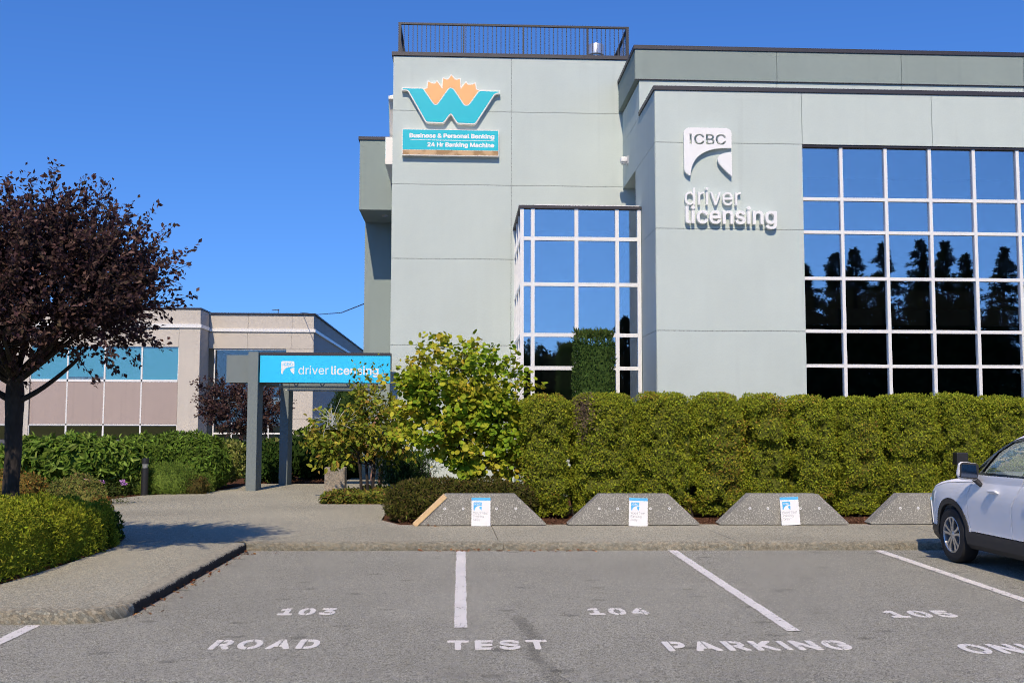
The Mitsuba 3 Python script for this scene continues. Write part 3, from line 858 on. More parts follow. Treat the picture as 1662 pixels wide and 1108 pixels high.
letter_row(lt, 'driver', 4.63, 6.255, YR - 0.035, 1.19, 0.355, 0.075, False, 'sign_white')
letter_row(lt, 'licensing', 4.64, 5.865, YR - 0.035, 1.93, 0.355, 0.095, True, 'sign_white', 'l')


def W_shape():
    def q(x, y):
        return ((x - 632) * 0.002236, (520 - y) * 0.0023)
    pts = [q(95, 247), q(310, 247)]
    pts += [q(320, 252), q(425, 402)] + [tuple(p) for p in bezier(q(432, 410), q(465, 448), q(500, 402), 8)]
    pts += [tuple(p) for p in bezier(q(598, 260), q(632, 216), q(668, 262), 8)] + [tuple(p) for p in bezier(q(770, 412), q(810, 452), q(848, 408), 8)]
    pts += [q(945, 272), q(965, 264), q(1170, 266), q(1170, 278), q(1140, 280), q(1115, 295), q(915, 605)]
    pts += [tuple(p) for p in bezier(q(912, 608), q(900, 626), q(885, 622), 5)] + [tuple(p) for p in bezier(q(725, 620), q(712, 618), q(700, 604), 5)]
    pts += [tuple(p) for p in bezier(q(650, 530), q(632, 508), q(614, 528), 6)] + [tuple(p) for p in bezier(q(560, 602), q(550, 616), q(535, 616), 5)] + [tuple(p) for p in bezier(q(380, 614), q(364, 612), q(352, 594), 5)]
    pts += [q(168, 282), q(150, 264), q(128, 258), q(95, 259)]
    w = Polygon(pts).buffer(0)
    leaf = Polygon([q(*p) for p in ((332, 258), (370, 240), (378, 168), (410, 184), (440, 190), (458, 186), (475, 164), (505, 205), (537, 246), (546, 128), (575, 140), (602, 140), (637, 94), (676, 140), (700, 142),
                                      (732, 132), (740, 246), (772, 205), (802, 170), (818, 192), (836, 198), (868, 194), (904, 180), (912, 244), (950, 262), (830, 470), (640, 330), (440, 470))]).buffer(0)
    return w, leaf


def bank_emblem(label, place):
    e = thing('leaf_emblem_sign', label, 'sign')
    w, leaf = W_shape()
    base = unary_union([w, leaf.difference(w.buffer(0.0).envelope.intersection(Polygon([(-3, -3), (3, -3), (3, 0.30), (-3, 0.30)])).difference(w))]) if False else unary_union([w, leaf])
    keep = LineString([(-3, 0.2), (3, 0.2)])
    base = base.buffer(0.026, join_style=2)
    put('backing', place(moved(extrude(base, 0.14))), 'sign_cream', e)
    put('letter_face', place(moved(extrude(w, 0.006), t=(0, 0, 0.1405))), 'sign_teal', e)
    put('leaf_face', place(moved(extrude(leaf.difference(w.buffer(0.024)), 0.006), t=(0, 0, 0.1405))), 'sign_orange', e)


def bank_board(label, place):
    e = thing('banking_sign', label, 'sign')
    W_, H_ = 2.41, 0.665
    put('box', place(bx(0, W_, 0, H_, 0, 0.15)), 'sign_cream', e)
    put('face', place(bx(0.015, W_ - 0.015, 0.145, H_ - 0.012, 0.1502, 0.154)), 'sign_teal', e)
    put('strip', place(bx(0.015, W_ - 0.015, 0.018, 0.138, 0.1502, 0.154)), 'strip_tan', e, label='weathered tan strip along the bottom')
    for i, (txt, x0, x1, z) in enumerate((('Business & Personal Banking', 0.18, 2.30, 0.455), ('24 Hr Banking Machine', 0.63, 2.30, 0.232))):
        put('lettering', place(moved(heavy(txt, 0.098, 0.004, 0.035, x0, x1), t=(0, z, 0.1541))), 'sign_white', e)
    put('rule', place(bx(0.20, 2.30, 0.385, 0.397, 0.1541, 0.157)), 'sign_white', e)


bank_emblem('teal letter W with an orange leaf crown, raised on the front of the tower', lambda m: moved(m, UPRIGHT, (-0.325, YT - 0.005, 9.42)))
bank_board('teal banking name board with tan lower strip on the front of the tower', lambda m: moved(m, UPRIGHT, (-1.53, YT - 0.003, 8.345)))
SIDE = np.array([[0, 0, -1], [-1, 0, 0], [0, 1, 0]])        # drawing on a wall that faces -x, read from there
bank_emblem('leaf emblem seen edge on at the side of the tower', lambda m: moved(m, SIDE, (TX0 - 0.004, 27.55, 9.42)))
bank_board('white edged name board seen edge on at the side of the tower', lambda m: moved(moved(m, s=(1, 1.05, 1.35)), SIDE, (TX0 - 0.003, 28.7, 8.25)))

# ================================================================== ENTRANCE PORTAL
PT = thing('entrance_portal', 'grey green open portal of square columns and beams over the walkway', 'portal')
put('column', bx(-5.03, -4.80, 24.90, 25.58, 0.09, 3.36), 'stucco_portal', PT)
put('column', bx(-4.66, -4.45, 27.2, 27.9, 0.09, 3.30), 'stucco_portal', PT)
put('front_beam', bx(-5.57, -1.70, 25.06, 25.40, 2.64, 3.29), 'stucco_portal', PT)
put('front_beam_flashing', bx(-5.03, -1.70, 25.02, 25.44, 3.291, 3.36), 'coping_metal', PT)
put('rear_beam', bx(-4.64, -2.2, 27.25, 27.6, 2.52, 3.25), 'stucco_portal', PT)
put('side_beam', bx(-4.98, -4.70, 25.401, 27.249, 2.62, 3.25), 'stucco_portal', PT)
tr = f'{PT}__truss'
for z in (2.55, 3.10):
    put('chord', bx(-4.5, -1.9, 26.0, 26.06, z, z + 0.05), 'bar_pale', tr)
zs_ = [(-4.4 + 0.32 * i) for i in range(9)]
for i in range(8):
    a, b = ((zs_[i], 26.03, 2.58 if i % 2 else 3.1), (zs_[i + 1], 26.03, 3.1 if i % 2 else 2.58))
    put('web_bar', tube([a, b], 0.016, 6), 'bar_pale', tr)
for y in (25.6, 26.7):
    put('rod', tube([(-4.45, y, 2.52 if y > 26 else 2.66), (-2.0, y, 2.52 if y > 26 else 2.66)], 0.018, 6), 'bar_pale', tr)

fs = thing('fascia_sign', 'bright blue sign board with white emblem and words driver licensing over the walkway', 'sign')
YS = 25.03
put('board', bx(-4.78, -1.71, YS, 25.055, 2.645, 3.285), 'sign_blue', fs)
lm, lr = LM, LRt
s_ = 0.31
plate = solid(moved(extrude(LM, 0.004), s=(s_, s_, 1))) - solid(moved(moved(logo_text(0.02, LB), t=(0, 0, -0.005)), s=(s_, s_, 1)))
put('emblem', join(moved(mesh_of(plate), UPRIGHT, (-4.285, YS - 0.0005, 2.84)), moved(moved(extrude(LRt, 0.004), s=(s_, s_, 1)), UPRIGHT, (-4.285, YS - 0.0005, 2.84))), 'sign_white', fs)
letter_row(fs, 'driver', -3.875, 2.842, YS - 0.0005, 0.71, 0.195, 0.004, False, 'sign_white')
letter_row(fs, 'licensing', -3.105, 2.842, YS - 0.0005, 1.12, 0.195, 0.004, True, 'sign_white', 'l')

# ================================================================== BEIGE BUILDING
BB = thing('beige_building', 'two storey beige and mauve office building with white trim behind the portal', 'building')
put('wall', join(bx(-40, -11.95, 48.06, 70, 0, 6.86), bx(-8.2, -7.0, 49.66, 70, 0, 6.8), bx(-11.95, -8.2, 53.4, 70, 0, 6.8), bx(-11.95, -8.2, 49.66, 53.4, 5.2, 6.8), bx(-11.95, -8.2, 49.66, 53.4, 0, 0.2)), 'joint_dark', BB)
BW = f'{BB}__wall'
put('pier', bx(-12.80, -11.86, 47.9, 49.6, 0, 6.08), 'stucco_beige', BW)
put('pier', bx(-20.25, -19.36, 47.9, 48.06, 0, 5.15), 'stucco_beige', BW)
for x0, x1 in ((-40, -30), (-30, -23), (-23, -16.4), (-16.4, -12.81)):
    put('panel', bx(x0 + J, x1 - J, 47.92, 48.06, 5.15, 6.0), 'stucco_beige', BW)
for x0, x1 in ((-40, -30), (-30, -23), (-23, -16.4), (-16.4, -11.86)):
    put('parapet_panel', bx(x0 + J, x1 - J, 47.9, 48.06, 6.08 + J, 6.84), 'stucco_beige', BW)
put('parapet_panel', bx(-12.0, -11.86, 48.061, 49.6, 6.08 + J, 6.84), 'stucco_beige', BW)
put('trim', join(bx(-40, -11.80, 47.82, 47.899, 6.01, 6.17), bx(-11.86, -11.80, 47.9, 49.56, 6.01, 6.17)), 'frame_white', BB)
put('coping', join(bx(-40, -11.82, 47.84, 48.2, 6.86, 6.92), bx(-12.1, -11.82, 48.2, 49.6, 6.86, 6.92)), 'coping_metal', BB)
for x0, x1 in ((-20.25 - 7, -20.25), (-19.36, -12.80)):
    n = 4
    w_ = (x1 - x0) / n
    for i in range(n):
        a, b = x0 + w_ * i, x0 + w_ * (i + 1)
        if i:
            put('mullion', bx(a - 0.028, a + 0.028, 47.96, 48.058, 1.68, 3.55), 'frame_white', BW)
        put('spandrel', bx(a + 0.03, b - 0.03, 47.98, 48.06, 1.66, 3.56), 'stucco_mauve', BW)
        for nm, z0, z1, blind in (('window', 3.66, 5.14, True), ('window', 0.2, 1.60, False)):
            wk = numbered(f'{BB}__{nm}')
            put(nm, join(bx(a, a + 0.035, 47.96, 48.05, z0, z1), bx(b - 0.035, b, 47.96, 48.05, z0, z1), bx(a + 0.035, b - 0.035, 47.962, 48.05, z0 - 0.1, z0), bx(a + 0.035, b - 0.035, 47.962, 48.05, z1 - 0.001, z1 + 0.05)), 'frame_white', BB)
            put('pane', (np.array([[a + 0.03, 47.99, z0], [b - 0.03, 47.99, z0], [b - 0.03, 47.99, z1], [a + 0.03, 47.99, z1]]), np.array([[0, 1, 2], [0, 2, 3]])), 'pane_blue' if blind else 'pane_tinted', wk)
            if blind:
                put('blind', bx(a + 0.04, b - 0.04, 48.03, 48.058, z0 + (0.0 if (i + int(x0)) % 3 else 0.12), z1), 'blind_teal', wk)
# recessed part with the corner
for x0, x1 in ((-11.85, -10.05), (-10.05, -8.0), (-8.0, -6.98)):
    put('panel', bx(x0 + J, x1 - J, 49.5, 49.66, 5.20, 5.98), 'stucco_beige', BW)
    put('parapet_panel', bx(x0 + J, x1 - J, 49.5, 49.66, 6.1, 6.80), 'stucco_beige', BW)
put('pier', bx(-8.25, -6.98, 49.5, 49.66, 0, 1.92 - J), 'stucco_beige', BW)
put('pier', bx(-8.25, -6.98, 49.5, 49.66, 1.92 + J, 5.19), 'stucco_beige', BW)
put('side_wall', join(bx(-7.0, -6.981, 49.665, 75, 0, 5.98), bx(-7.0, -6.981, 49.665, 75, 6.1, 6.8)), 'stucco_beige', BW)
put('trim', join(bx(-11.79, -6.9, 49.42, 49.499, 5.985, 6.12), bx(-6.98, -6.9, 49.5, 75, 5.985, 6.12)), 'frame_white', BB)
put('coping', join(bx(-11.81, -6.9, 49.4, 49.8, 6.81, 6.87), bx(-7.2, -6.9, 49.8, 75, 6.81, 6.87)), 'coping_metal', BB)
wk = numbered(f'{BB}__recessed_window')
put('recessed_window', join(bx(-11.6, -11.55, 49.56, 49.655, 0.2, 5.18), *[bx(x, x + 0.05, 49.56, 49.655, 0.2, 1.72) for x in (-10.75, -10.25, -9.05)], bx(-11.55, -8.3, 49.562, 49.655, 1.2, 1.28), bx(-11.55, -8.3, 49.562, 49.655, 5.14, 5.18)), 'frame_white', BB)
put('pane', (np.array([[-11.8, 49.6, 0.2], [-8.25, 49.6, 0.2], [-8.25, 49.6, 5.18], [-11.8, 49.6, 5.18]]), np.array([[0, 1, 2], [0, 2, 3]])), 'pane_blue', wk)
put('room', join(bx(-11.93, -11.9, 49.7, 53.3, 0.21, 5.19), bx(-8.24, -8.21, 49.7, 53.3, 0.21, 5.19), bx(-11.9, -8.24, 53.3, 53.38, 0.21, 5.19), bx(-11.9, -8.24, 49.75, 53.3, 2.5, 2.9)), 'room_plaster', wk)
for y in (52, 56, 60, 64):
    wk = numbered(f'{BB}__side_window')
    put('side_window', join(bx(-6.985, -6.94, y, y + 0.06, 3.66, 5.1), bx(-6.985, -6.94, y + 2.6, y + 2.66, 3.66, 5.1), bx(-6.98, -6.945, y + 0.06, y + 2.6, 3.6, 3.66)), 'frame_white', BB)
    put('pane', (np.array([[-6.96, y, 3.66], [-6.96, y + 2.6, 3.66], [-6.96, y + 2.6, 5.1], [-6.96, y, 5.1]]), np.array([[0, 1, 2], [0, 2, 3]])), 'pane_blue', wk)
put('antenna', join(tube([(-8.8, 50.3, 6.8), (-8.8, 50.3, 7.15)], 0.02), tube([(-9.1, 50.3, 7.1), (-8.75, 50.3, 7.12)], 0.02)), 'metal_black', BB)

oc = thing('overhead_cable', 'thin black cable running down from the tower towards the beige building', 'cable')
cpts = np.array([[-2.8, 30.5, 5.2], [-4.5, 37.0, 5.55], [-6.2, 43.5, 6.1], [-7.9, 50.0, 6.95]]) if False else np.array([[-2.86, 31.0, 5.24], [-4.3, 37.3, 5.62], [-6.0, 43.7, 6.22], [-7.75, 50.3, 7.0]])
scene[oc] = mikit.ply(tube(cpts, 0.016, 6), 'cable_black')

# ================================================================== BARRIERS AND THEIR SIGNS
def barrier(x, y, label, group, board=False):
    b = thing('concrete_barrier', label, 'barrier', group)
    out = Polygon([(0.02, 0.012), (0.0, 0.03), (0.03, 0.055), (0.49, 0.478), (0.50, 0.482), (1.565, 0.482), (1.58, 0.476), (2.035, 0.050), (2.055, 0.028), (2.03, 0.012)])
    body = solid(extrude(out, 0.24))
    man = body.refine_to_length(0.06)
    v, f = mesh_of(man)
    v = v + 0.006 * (meshkit.fbm(v * 14.0 + x, 3)[:, None] - 0.5) * np.array([1, 1, 1.0])
    put('block', moved((v, f), UPRIGHT, (x, y + 0.24, KERB)), 'barrier_aggregate', b)
    for u in (0.49, 0.775, 1.285, 1.585):
        put('insert', moved(lathe([(0.010, 0.02), (0.010, 0.0), (0.019, -0.002), (0.021, 0.004), (0.021, 0.02)], 16), UPRIGHT @ np.diag([1, 1, -1]), (x + u, y - 0.004, KERB + 0.262)), 'sign_white', b, smooth=40)
        put('hole', moved(lathe([(0.0, 0.004), (0.0105, 0.004), (0.0105, 0.0)], 12), UPRIGHT @ np.diag([1, 1, -1]), (x + u, y - 0.002, KERB + 0.262)), 'metal_black', b)
    if board:
        a = math.atan2(0.445, 0.47)
        R = np.array([[math.cos(a), 0, -math.sin(a)], [0, 1, 0], [math.sin(a), 0, math.cos(a)]])
        put('edge_board', moved(rounded_box(0, 0.655, -0.022, 0.22, -0.062, 0.016, 0.006), R, (x + 0.01, y, KERB + 0.022)), 'timber', b, label='pale timber board along the sloping end')
    return b


def parking_sign(x, y, lean, label, group):
    s = thing('parking_sign', label, 'sign', group)
    c_, s_n = math.cos(lean), math.sin(lean)
    R = UPRIGHT @ np.array([[c_, -s_n, 0], [s_n, c_, 0], [0, 0, 1]])
    tilt = 0.10
    ct, st = math.cos(tilt), math.sin(tilt)
    LEAN = np.array([[1, 0, 0], [0, ct, st], [0, -st, ct]])
    P = lambda m: moved(moved(m, R), LEAN, (x, y, KERB + 0.004))
    put('board', P(bx(0, 0.292, 0, 0.43, 0, 0.012)), 'sign_white', s)
    put('band', P(bx(0.001, 0.291, 0.385, 0.429, 0.0122, 0.0132)), 'print_blue', s)
    k = 0.125
    plate = solid(moved(extrude(LM, 0.002), s=(k, k, 1))) - solid(moved(moved(logo_text(0.02, LB), t=(0, 0, -0.005)), s=(k, k, 1)))
    put('emblem', P(moved(join(mesh_of(plate), moved(extrude(LRt, 0.002), s=(k, k, 1))), t=(0.032, 0.235, 0.0122))), 'print_blue', s)
    for i, w in enumerate(('Road Test', 'Parking', 'Only')):
        put('lettering', P(moved(letters(w, 0.035, 0.001, False), t=(0.030, 0.180 - 0.051 * i, 0.0122))), 'print_grey', s)
    return s


BG = 'concrete barriers in front of the hedge'
barrier(-0.745, 16.27, 'grey aggregate concrete barrier with a pale timber board on its left sloping end', BG, True)
barrier(1.64, 16.25, 'grey aggregate concrete barrier, second from the timber edged one', BG)
barrier(4.0, 16.27, 'grey aggregate concrete barrier between the second one and the one behind the car', BG)
barrier(6.40, 16.30, 'grey aggregate concrete barrier partly hidden behind the silver car', BG)
SG = 'parking signs leaning on the barriers'
parking_sign(0.155, 16.215, -0.006, 'white parking sign with blue emblem on the timber edged barrier', SG)
parking_sign(2.575, 16.185, -0.035, 'white parking sign leaning askew on the second barrier', SG)
parking_sign(4.97, 16.215, 0.035, 'white parking sign on the third barrier, tilted the other way', SG)
parking_sign(7.39, 16.245, 0.05, 'white parking sign half hidden behind the nose of the silver car', SG)

# small garden light behind the car
gl = thing('garden_light', 'black box lamp on a thin post in front of the hedge behind the car', 'lamp')
put('head', rounded_box(8.14, 8.33, 16.95, 17.12, 1.02, 1.22, 0.012), 'metal_black', gl)
put('post', bx(8.20, 8.25, 17.0, 17.05, 0.06, 1.02), 'metal_galvanised', gl)

# ================================================================== CAR
def build_car(px, py, label):
    car = thing('parked_car', label, 'car')
    at = lambda m: moved(m, t=(px, py, 0))

    def loft(rings):
        rings = np.asarray(rings); m, n = rings.shape[:2]
        V = rings.reshape(-1, 3)
        i, j = np.meshgrid(np.arange(m - 1), np.arange(n), indexing='ij')
        q = np.stack([i * n + j, i * n + (j + 1) % n, (i + 1) * n + (j + 1) % n, (i + 1) * n + j], -1).reshape(-1, 4)
        F = [q[:, [0, 1, 2]], q[:, [0, 2, 3]]]
        c0, c1 = rings[0].mean(0), rings[-1].mean(0)
        V = np.vstack([V, c0, c1]); k = np.arange(n); e = (m - 1) * n
        F += [np.stack([np.full(n, m * n), (k + 1) % n, k], 1), np.stack([np.full(n, m * n + 1), e + k, e + (k + 1) % n], 1)]
        F = np.vstack(F)
        t = trimesh.Trimesh(V, F, process=False)
        if t.volume < 0:
            F = F[:, ::-1]
        return V, F

    st = np.array([  # y, half width, bottom, top
        (0.885, 0.46, 0.36, 0.70), (0.87, 0.58, 0.30, 0.77), (0.82, 0.69, 0.25, 0.845), (0.72, 0.785, 0.22, 0.905), (0.55, 0.845, 0.20, 0.955), (0.30, 0.88, 0.19, 0.995), (0.0, 0.893, 0.19, 1.025),
        (-0.3, 0.893, 0.19, 1.05), (-0.6, 0.89, 0.19, 1.07), (-1.0, 0.888, 0.19, 1.075), (-1.5, 0.888, 0.19, 1.085), (-2.0, 0.89, 0.19, 1.10), (-2.5, 0.888, 0.19, 1.12), (-2.9, 0.875, 0.21, 1.13),
        (-3.2, 0.84, 0.25, 1.12), (-3.36, 0.77, 0.31, 1.06), (-3.42, 0.62, 0.38, 0.98)])
    ys = np.concatenate([np.linspace(0.885, 0.6, 16), np.linspace(0.56, -3.0, 60), np.linspace(-3.05, -3.42, 14)])
    from scipy.interpolate import PchipInterpolator as PI_
    o = np.argsort(st[:, 0])
    W_, B_, T_ = (PI_(st[o, 0], st[o, k]) for k in (1, 2, 3))

    def low_ring(y, g=0.0):
        w, b, t = W_(y) + g, B_(y) - g, T_(y) + g
        h = t - b
        half = [(0.0, b), (0.72 * w, b), (0.90 * w, b + 0.03), (0.965 * w, b + 0.09), (0.985 * w, b + 0.20 * h), (0.975 * w, b + 0.32 * h), (0.988 * w, b + 0.50 * h), (1.0 * w, b + 0.66 * h), (0.995 * w, b + 0.76 * h),
                (0.975 * w, b + 0.86 * h), (0.945 * w, b + 0.935 * h), (0.89 * w, t - 0.022), (0.80 * w, t - 0.004), (0.55 * w, t + 0.014), (0.25 * w, t + 0.024), (0.0, t + 0.026)]
        half = np.array(half)
        full = np.vstack([half, half[-2:0:-1] * [-1, 1]])
        return np.stack([full[:, 0], np.full(len(full), y), full[:, 1]], 1)

    green = np.array([(0.95, -3.34, 0.08, 0.85), (1.06, -3.33, -0.06, 0.845), (1.15, -3.30, -0.17, 0.825), (1.25, -3.27, -0.33, 0.795), (1.36, -3.22, -0.54, 0.755), (1.46, -3.17, -0.78, 0.71), (1.54, -3.11, -1.02, 0.665), (1.60, -3.03, -1.28, 0.61), (1.645, -2.93, -1.58, 0.54), (1.67, -2.78, -1.92, 0.44)])
    zz = np.linspace(0.95, 1.67, 36)
    G0, G1, G2 = (PI_(green[:, 0], green[:, k]) for k in (1, 2, 3))

    def top_ring(z, g=0.0):
        y0, y1, w = G0(z) - g, G1(z) + g, G2(z) + g
        a = np.linspace(0, 2 * np.pi, 72, endpoint=False)
        p = 7.0
        cx, sy = np.cos(a), np.sin(a)
        r = (np.abs(cx) ** p + np.abs(sy) ** p) ** (-1 / p)
        bow = 1 - 0.10 * (np.abs(cx * r)) ** 2            # screens are curved in plan
        return np.stack([w * cx * r, (y0 + y1) / 2 + (y1 - y0) / 2 * sy * r * bow, np.full(72, z) + g], 1)

    lower = lambda g: solid(loft([low_ring(y, g) for y in ys]))
    upper = lambda g: solid(loft([top_ring(z, g) for z in zz]))
    cube = lambda x0, x1, y0, y1, z0, z1: m3.Manifold.cube((x1 - x0, y1 - y0, z1 - z0)).translate((x0, y0, z0))
    cyl = lambda r, y, z, x0, x1: m3.Manifold.cylinder(x1 - x0, r, r, 56).rotate((0, 90, 0)).translate((x0, y, z))

    def prism_yz(poly, x0, x1):
        v, f = extrude(poly, x1 - x0)
        return solid((np.stack([v[:, 2] + x0, v[:, 0], v[:, 1]], 1), f))

    def prism_xz(poly, y0, y1):
        v, f = extrude(poly, y1 - y0)
        return solid((np.stack([v[:, 0], v[:, 2] + y0, v[:, 1]], 1), f[:, ::-1]))

    AX = (0.0, -2.555); WZ = 0.335
    L0, U0 = lower(0.0), upper(0.0)
    wells = m3.Manifold()
    for ya in AX:
        for x0, x1 in ((-1.2, -0.62), (0.62, 1.2)):
            wells = wells + cyl(0.375, ya, WZ, x0, x1)
    win_f = Polygon([(-0.66, 1.115), (-0.88, 1.36), (-1.12, 1.475), (-1.62, 1.535), (-1.68, 1.115)]).buffer(-0.01).buffer(0.01)
    win_q = Polygon([(-0.33, 1.11), (-0.62, 1.11), (-0.77, 1.29)]).buffer(-0.008).buffer(0.008)
    win_r = Polygon([(-1.78, 1.115), (-1.75, 1.54), (-2.25, 1.54), (-2.62, 1.47), (-2.66, 1.115)]).buffer(-0.01).buffer(0.01)
    win_c = Polygon([(-2.74, 1.13), (-2.71, 1.45), (-3.0, 1.36), (-3.08, 1.14)]).buffer(-0.01).buffer(0.01)
    dlo = unary_union([win_f, win_q, win_r, win_c])
    surround = Polygon([(-0.24, 1.085), (-0.70, 1.335), (-1.04, 1.49), (-1.62, 1.565), (-2.25, 1.57), (-2.66, 1.50), (-3.05, 1.38), (-3.13, 1.10)]).buffer(-0.01).buffer(0.01)
    screen = Polygon([(-0.68, 1.12), (0.68, 1.12), (0.56, 1.55), (-0.56, 1.55)]).buffer(0.02)
    rear_s = Polygon([(-0.60, 1.18), (0.60, 1.18), (0.50, 1.50), (-0.50, 1.50)]).buffer(0.02)
    side_cut = prism_yz(surround, -1.2, -0.5) + prism_yz(surround, 0.5, 1.2)
    scr_cut = prism_xz(screen, -1.75, 0.2)
    scr_cut = scr_cut ^ cube(-1, 1, -1.75, 0.2, 1.0, 1.7)
    rear_cut = prism_xz(rear_s, -3.6, -2.95)
    cavity = (lower(-0.07) ^ cube(-0.80, 0.80, -3.2, -0.45, 0.34, 1.5)) + upper(-0.045)
    body = (L0 + U0) - cavity - wells - side_cut - scr_cut - rear_cut
    # seams of doors and bonnet
    def seam(line, w=0.0065):
        return prism_yz(LineString(line).buffer(w), -1.2, -0.76)
    fd = [(-0.47, 0.42), (-0.43, 0.60), (-0.44, 0.85), (-0.56, 1.08)]
    rd = [(-1.40, 0.42), (-1.42, 0.75), (-1.60, 1.00), (-1.66, 1.12)]
    ld = [(-2.20, 0.42), (-2.16, 0.62), (-2.45, 0.85), (-2.62, 1.00), (-2.68, 1.12)]
    for ln in (fd, rd, ld):
        sm = seam(ln)
        body = body - sm - sm.mirror((1, 0, 0))
    sill = seam([(-0.47, 0.42), (-2.20, 0.42)])
    body = body - sill - sill.mirror((1, 0, 0))
    bonnet = prism_yz(LineString([(0.70, 0.86), (0.2, 0.955), (-0.56, 1.005)]).buffer(0.004), -1.2, -0.74)
    body = body - bonnet - bonnet.mirror((1, 0, 0))
    low_zone = cube(-1.2, 1.2, -3.6, 1.2, 0.0, 0.415)
    arch_zone = m3.Manifold()
    for ya in AX:
        arch_zone = arch_zone + cyl(0.445, ya, WZ, -1.2, 1.2)
    clad_zone = low_zone + arch_zone
    clad = ((lower(0.010) - lower(-0.03)) ^ clad_zone) - wells - cube(-0.55, 0.55, -3.3, 0.5, 0.0, 3)
    body = body - clad_zone
    under = (lower(-0.03) ^ cube(-1, 1, -3.35, 0.8, 0.15, 0.40)) - wells
    put('body', at(mesh_of(body)), 'car_silver', car, smooth=28)
    put('cladding', at(mesh_of(clad)), 'car_plastic', car, smooth=30, label='black plastic sill and wheel arch trim')
    put('underbody', at(mesh_of(under)), 'car_black', car)
    trim = ((upper(-0.004) - upper(-0.035)) ^ side_cut) - (prism_yz(dlo, -1.2, 1.2))
    put('window_trim', at(mesh_of(trim)), 'car_black', car)

    def glass(cut, name):
        g = (upper(-0.014) - upper(-0.017)) ^ cut
        v, f = mesh_of(g)
        t = trimesh.Trimesh(v, f, process=False)
        ref = upper(-0.0155)
        c = t.triangles_center
        # keep the outer sheet only: a single pane
        inner = trimesh.Trimesh(*mesh_of(upper(-0.014)), process=False)
        d = trimesh.proximity.closest_point(inner, c)[1]
        put(name, at((v, f[d < 0.0012])), 'car_glass', car)
    for poly, nm in ((win_f, 'side_window'), (win_q, 'quarter_window'), (win_r, 'side_window'), (win_c, 'quarter_window')):
        for x0, x1 in ((-1.2, -0.5), (0.5, 1.2)):
            glass(prism_yz(poly.buffer(0.006), x0, x1), nm)
    glass(scr_cut, 'windscreen')
    glass(rear_cut, 'rear_window')

    # wheels
    rng = np.random.default_rng(2)
    for ya in AX:
        for sx in (-1, 1):
            wk = numbered(f'{car}__wheel')
            M = lambda m: moved(moved(m, np.diag([sx, 1.0, 1.0]) @ np.array([[-1, 0, 0], [0, 1, 0], [0, 0, 1]]), (sx * 0.78, ya, WZ)), t=(px, py, 0))
            F_ = lambda m: (m[0], m[1][:, ::-1]) if sx > 0 else m
            prof = [(0.215, -0.09), (0.225, -0.105), (0.28, -0.108), (0.318, -0.098), (0.333, -0.075), (0.335, 0.0), (0.333, 0.075), (0.318, 0.098), (0.28, 0.108), (0.225, 0.105), (0.215, 0.09)]
            put('wheel', M(lathe(prof, 48, 'x')), 'rubber', car, smooth=40, label=None)
            put('rim', M(lathe([(0.212, 0.085), (0.220, -0.098), (0.212, -0.104), (0.200, -0.098), (0.192, -0.06), (0.190, 0.08)], 48, 'x')), 'alloy', wk, smooth=40)
            put('brake_disc', M(lathe([(0.02, 0.0), (0.15, 0.0), (0.15, 0.02), (0.02, 0.02)], 32, 'x')), 'car_black', wk)
            sp = []
            for k in range(5):
                a0 = k * 2 * math.pi / 5 + math.pi / 2
                for s_ in (-1, 1):
                    pl = Polygon([(0.03, 0.004 * s_), (0.05, 0.030 * s_), (0.125, 0.040 * s_), (0.205, 0.072 * s_), (0.205, 0.030 * s_), (0.13, 0.012 * s_), (0.07, 0.004 * s_)]).buffer(0)
                    m = extrude(pl, 0.03)
                    c_, s2 = math.cos(a0), math.sin(a0)
                    v = np.stack([m[0][:, 2] - 0.092, c_ * m[0][:, 0] - s2 * m[0][:, 1], s2 * m[0][:, 0] + c_ * m[0][:, 1]], 1)
                    v[:, 0] += 0.03 * np.clip(np.hypot(v[:, 1], v[:, 2]) / 0.2 - 0.5, 0, 1) * -0.2
                    sp.append((v, m[1]))
            put('spokes', M(join(*sp)), 'alloy', wk)
            put('hub_cap', M(lathe([(0.0, -0.098), (0.03, -0.097), (0.052, -0.085), (0.055, -0.05)], 24, 'x')), 'alloy', wk, smooth=40)
    # mirrors, handles, lamps
    for sx in (-1, 1):
        mk = numbered(f'{car}__mirror')
        A = lambda m: at(moved(m, np.diag([-sx, 1.0, 1.0]), (0, 0.07, 0)))
        hull = m3.Manifold.batch_hull([m3.Manifold.sphere(r, 20).translate(p) for r, p in ((0.055, (-1.07, -0.78, 1.10)), (0.05, (-1.065, -0.80, 1.19)), (0.045, (-0.94, -0.80, 1.08)), (0.045, (-0.93, -0.82, 1.18)), (0.03, (-1.03, -0.70, 1.13)))])
        hull = hull - cube(-1.3, 1.3, -1.2, -0.822, 0.5, 1.5)
        put('mirror', A(mesh_of(hull)), 'car_plastic', car, smooth=40)
        put('cap', A(mesh_of(((hull.translate((-0.006, 0.006, 0.004)) - hull) + (hull.translate((0, 0.006, -0.006)) - hull)) - cube(-1.3, 1.3, -1.2, -0.822, 0.5, 1.5))), 'car_silver', mk)
        gl_ = Polygon([(-1.105, 1.07), (-1.09, 1.215), (-0.925, 1.205), (-0.91, 1.06)]).buffer(-0.012).buffer(0.012)
        v, f = extrude(gl_, 0.002)
        put('mirror_glass', A((np.stack([v[:, 0], v[:, 2] - 0.826, v[:, 1]], 1), f)), 'mirror_glass', mk)
        put('stalk', A(mesh_of(m3.Manifold.batch_hull([m3.Manifold.sphere(0.028, 12).translate(p) for p in ((-0.95, -0.78, 1.06), (-0.865, -0.72, 1.02), (-0.865, -0.80, 0.98))]))), 'car_plastic', mk, smooth=40)
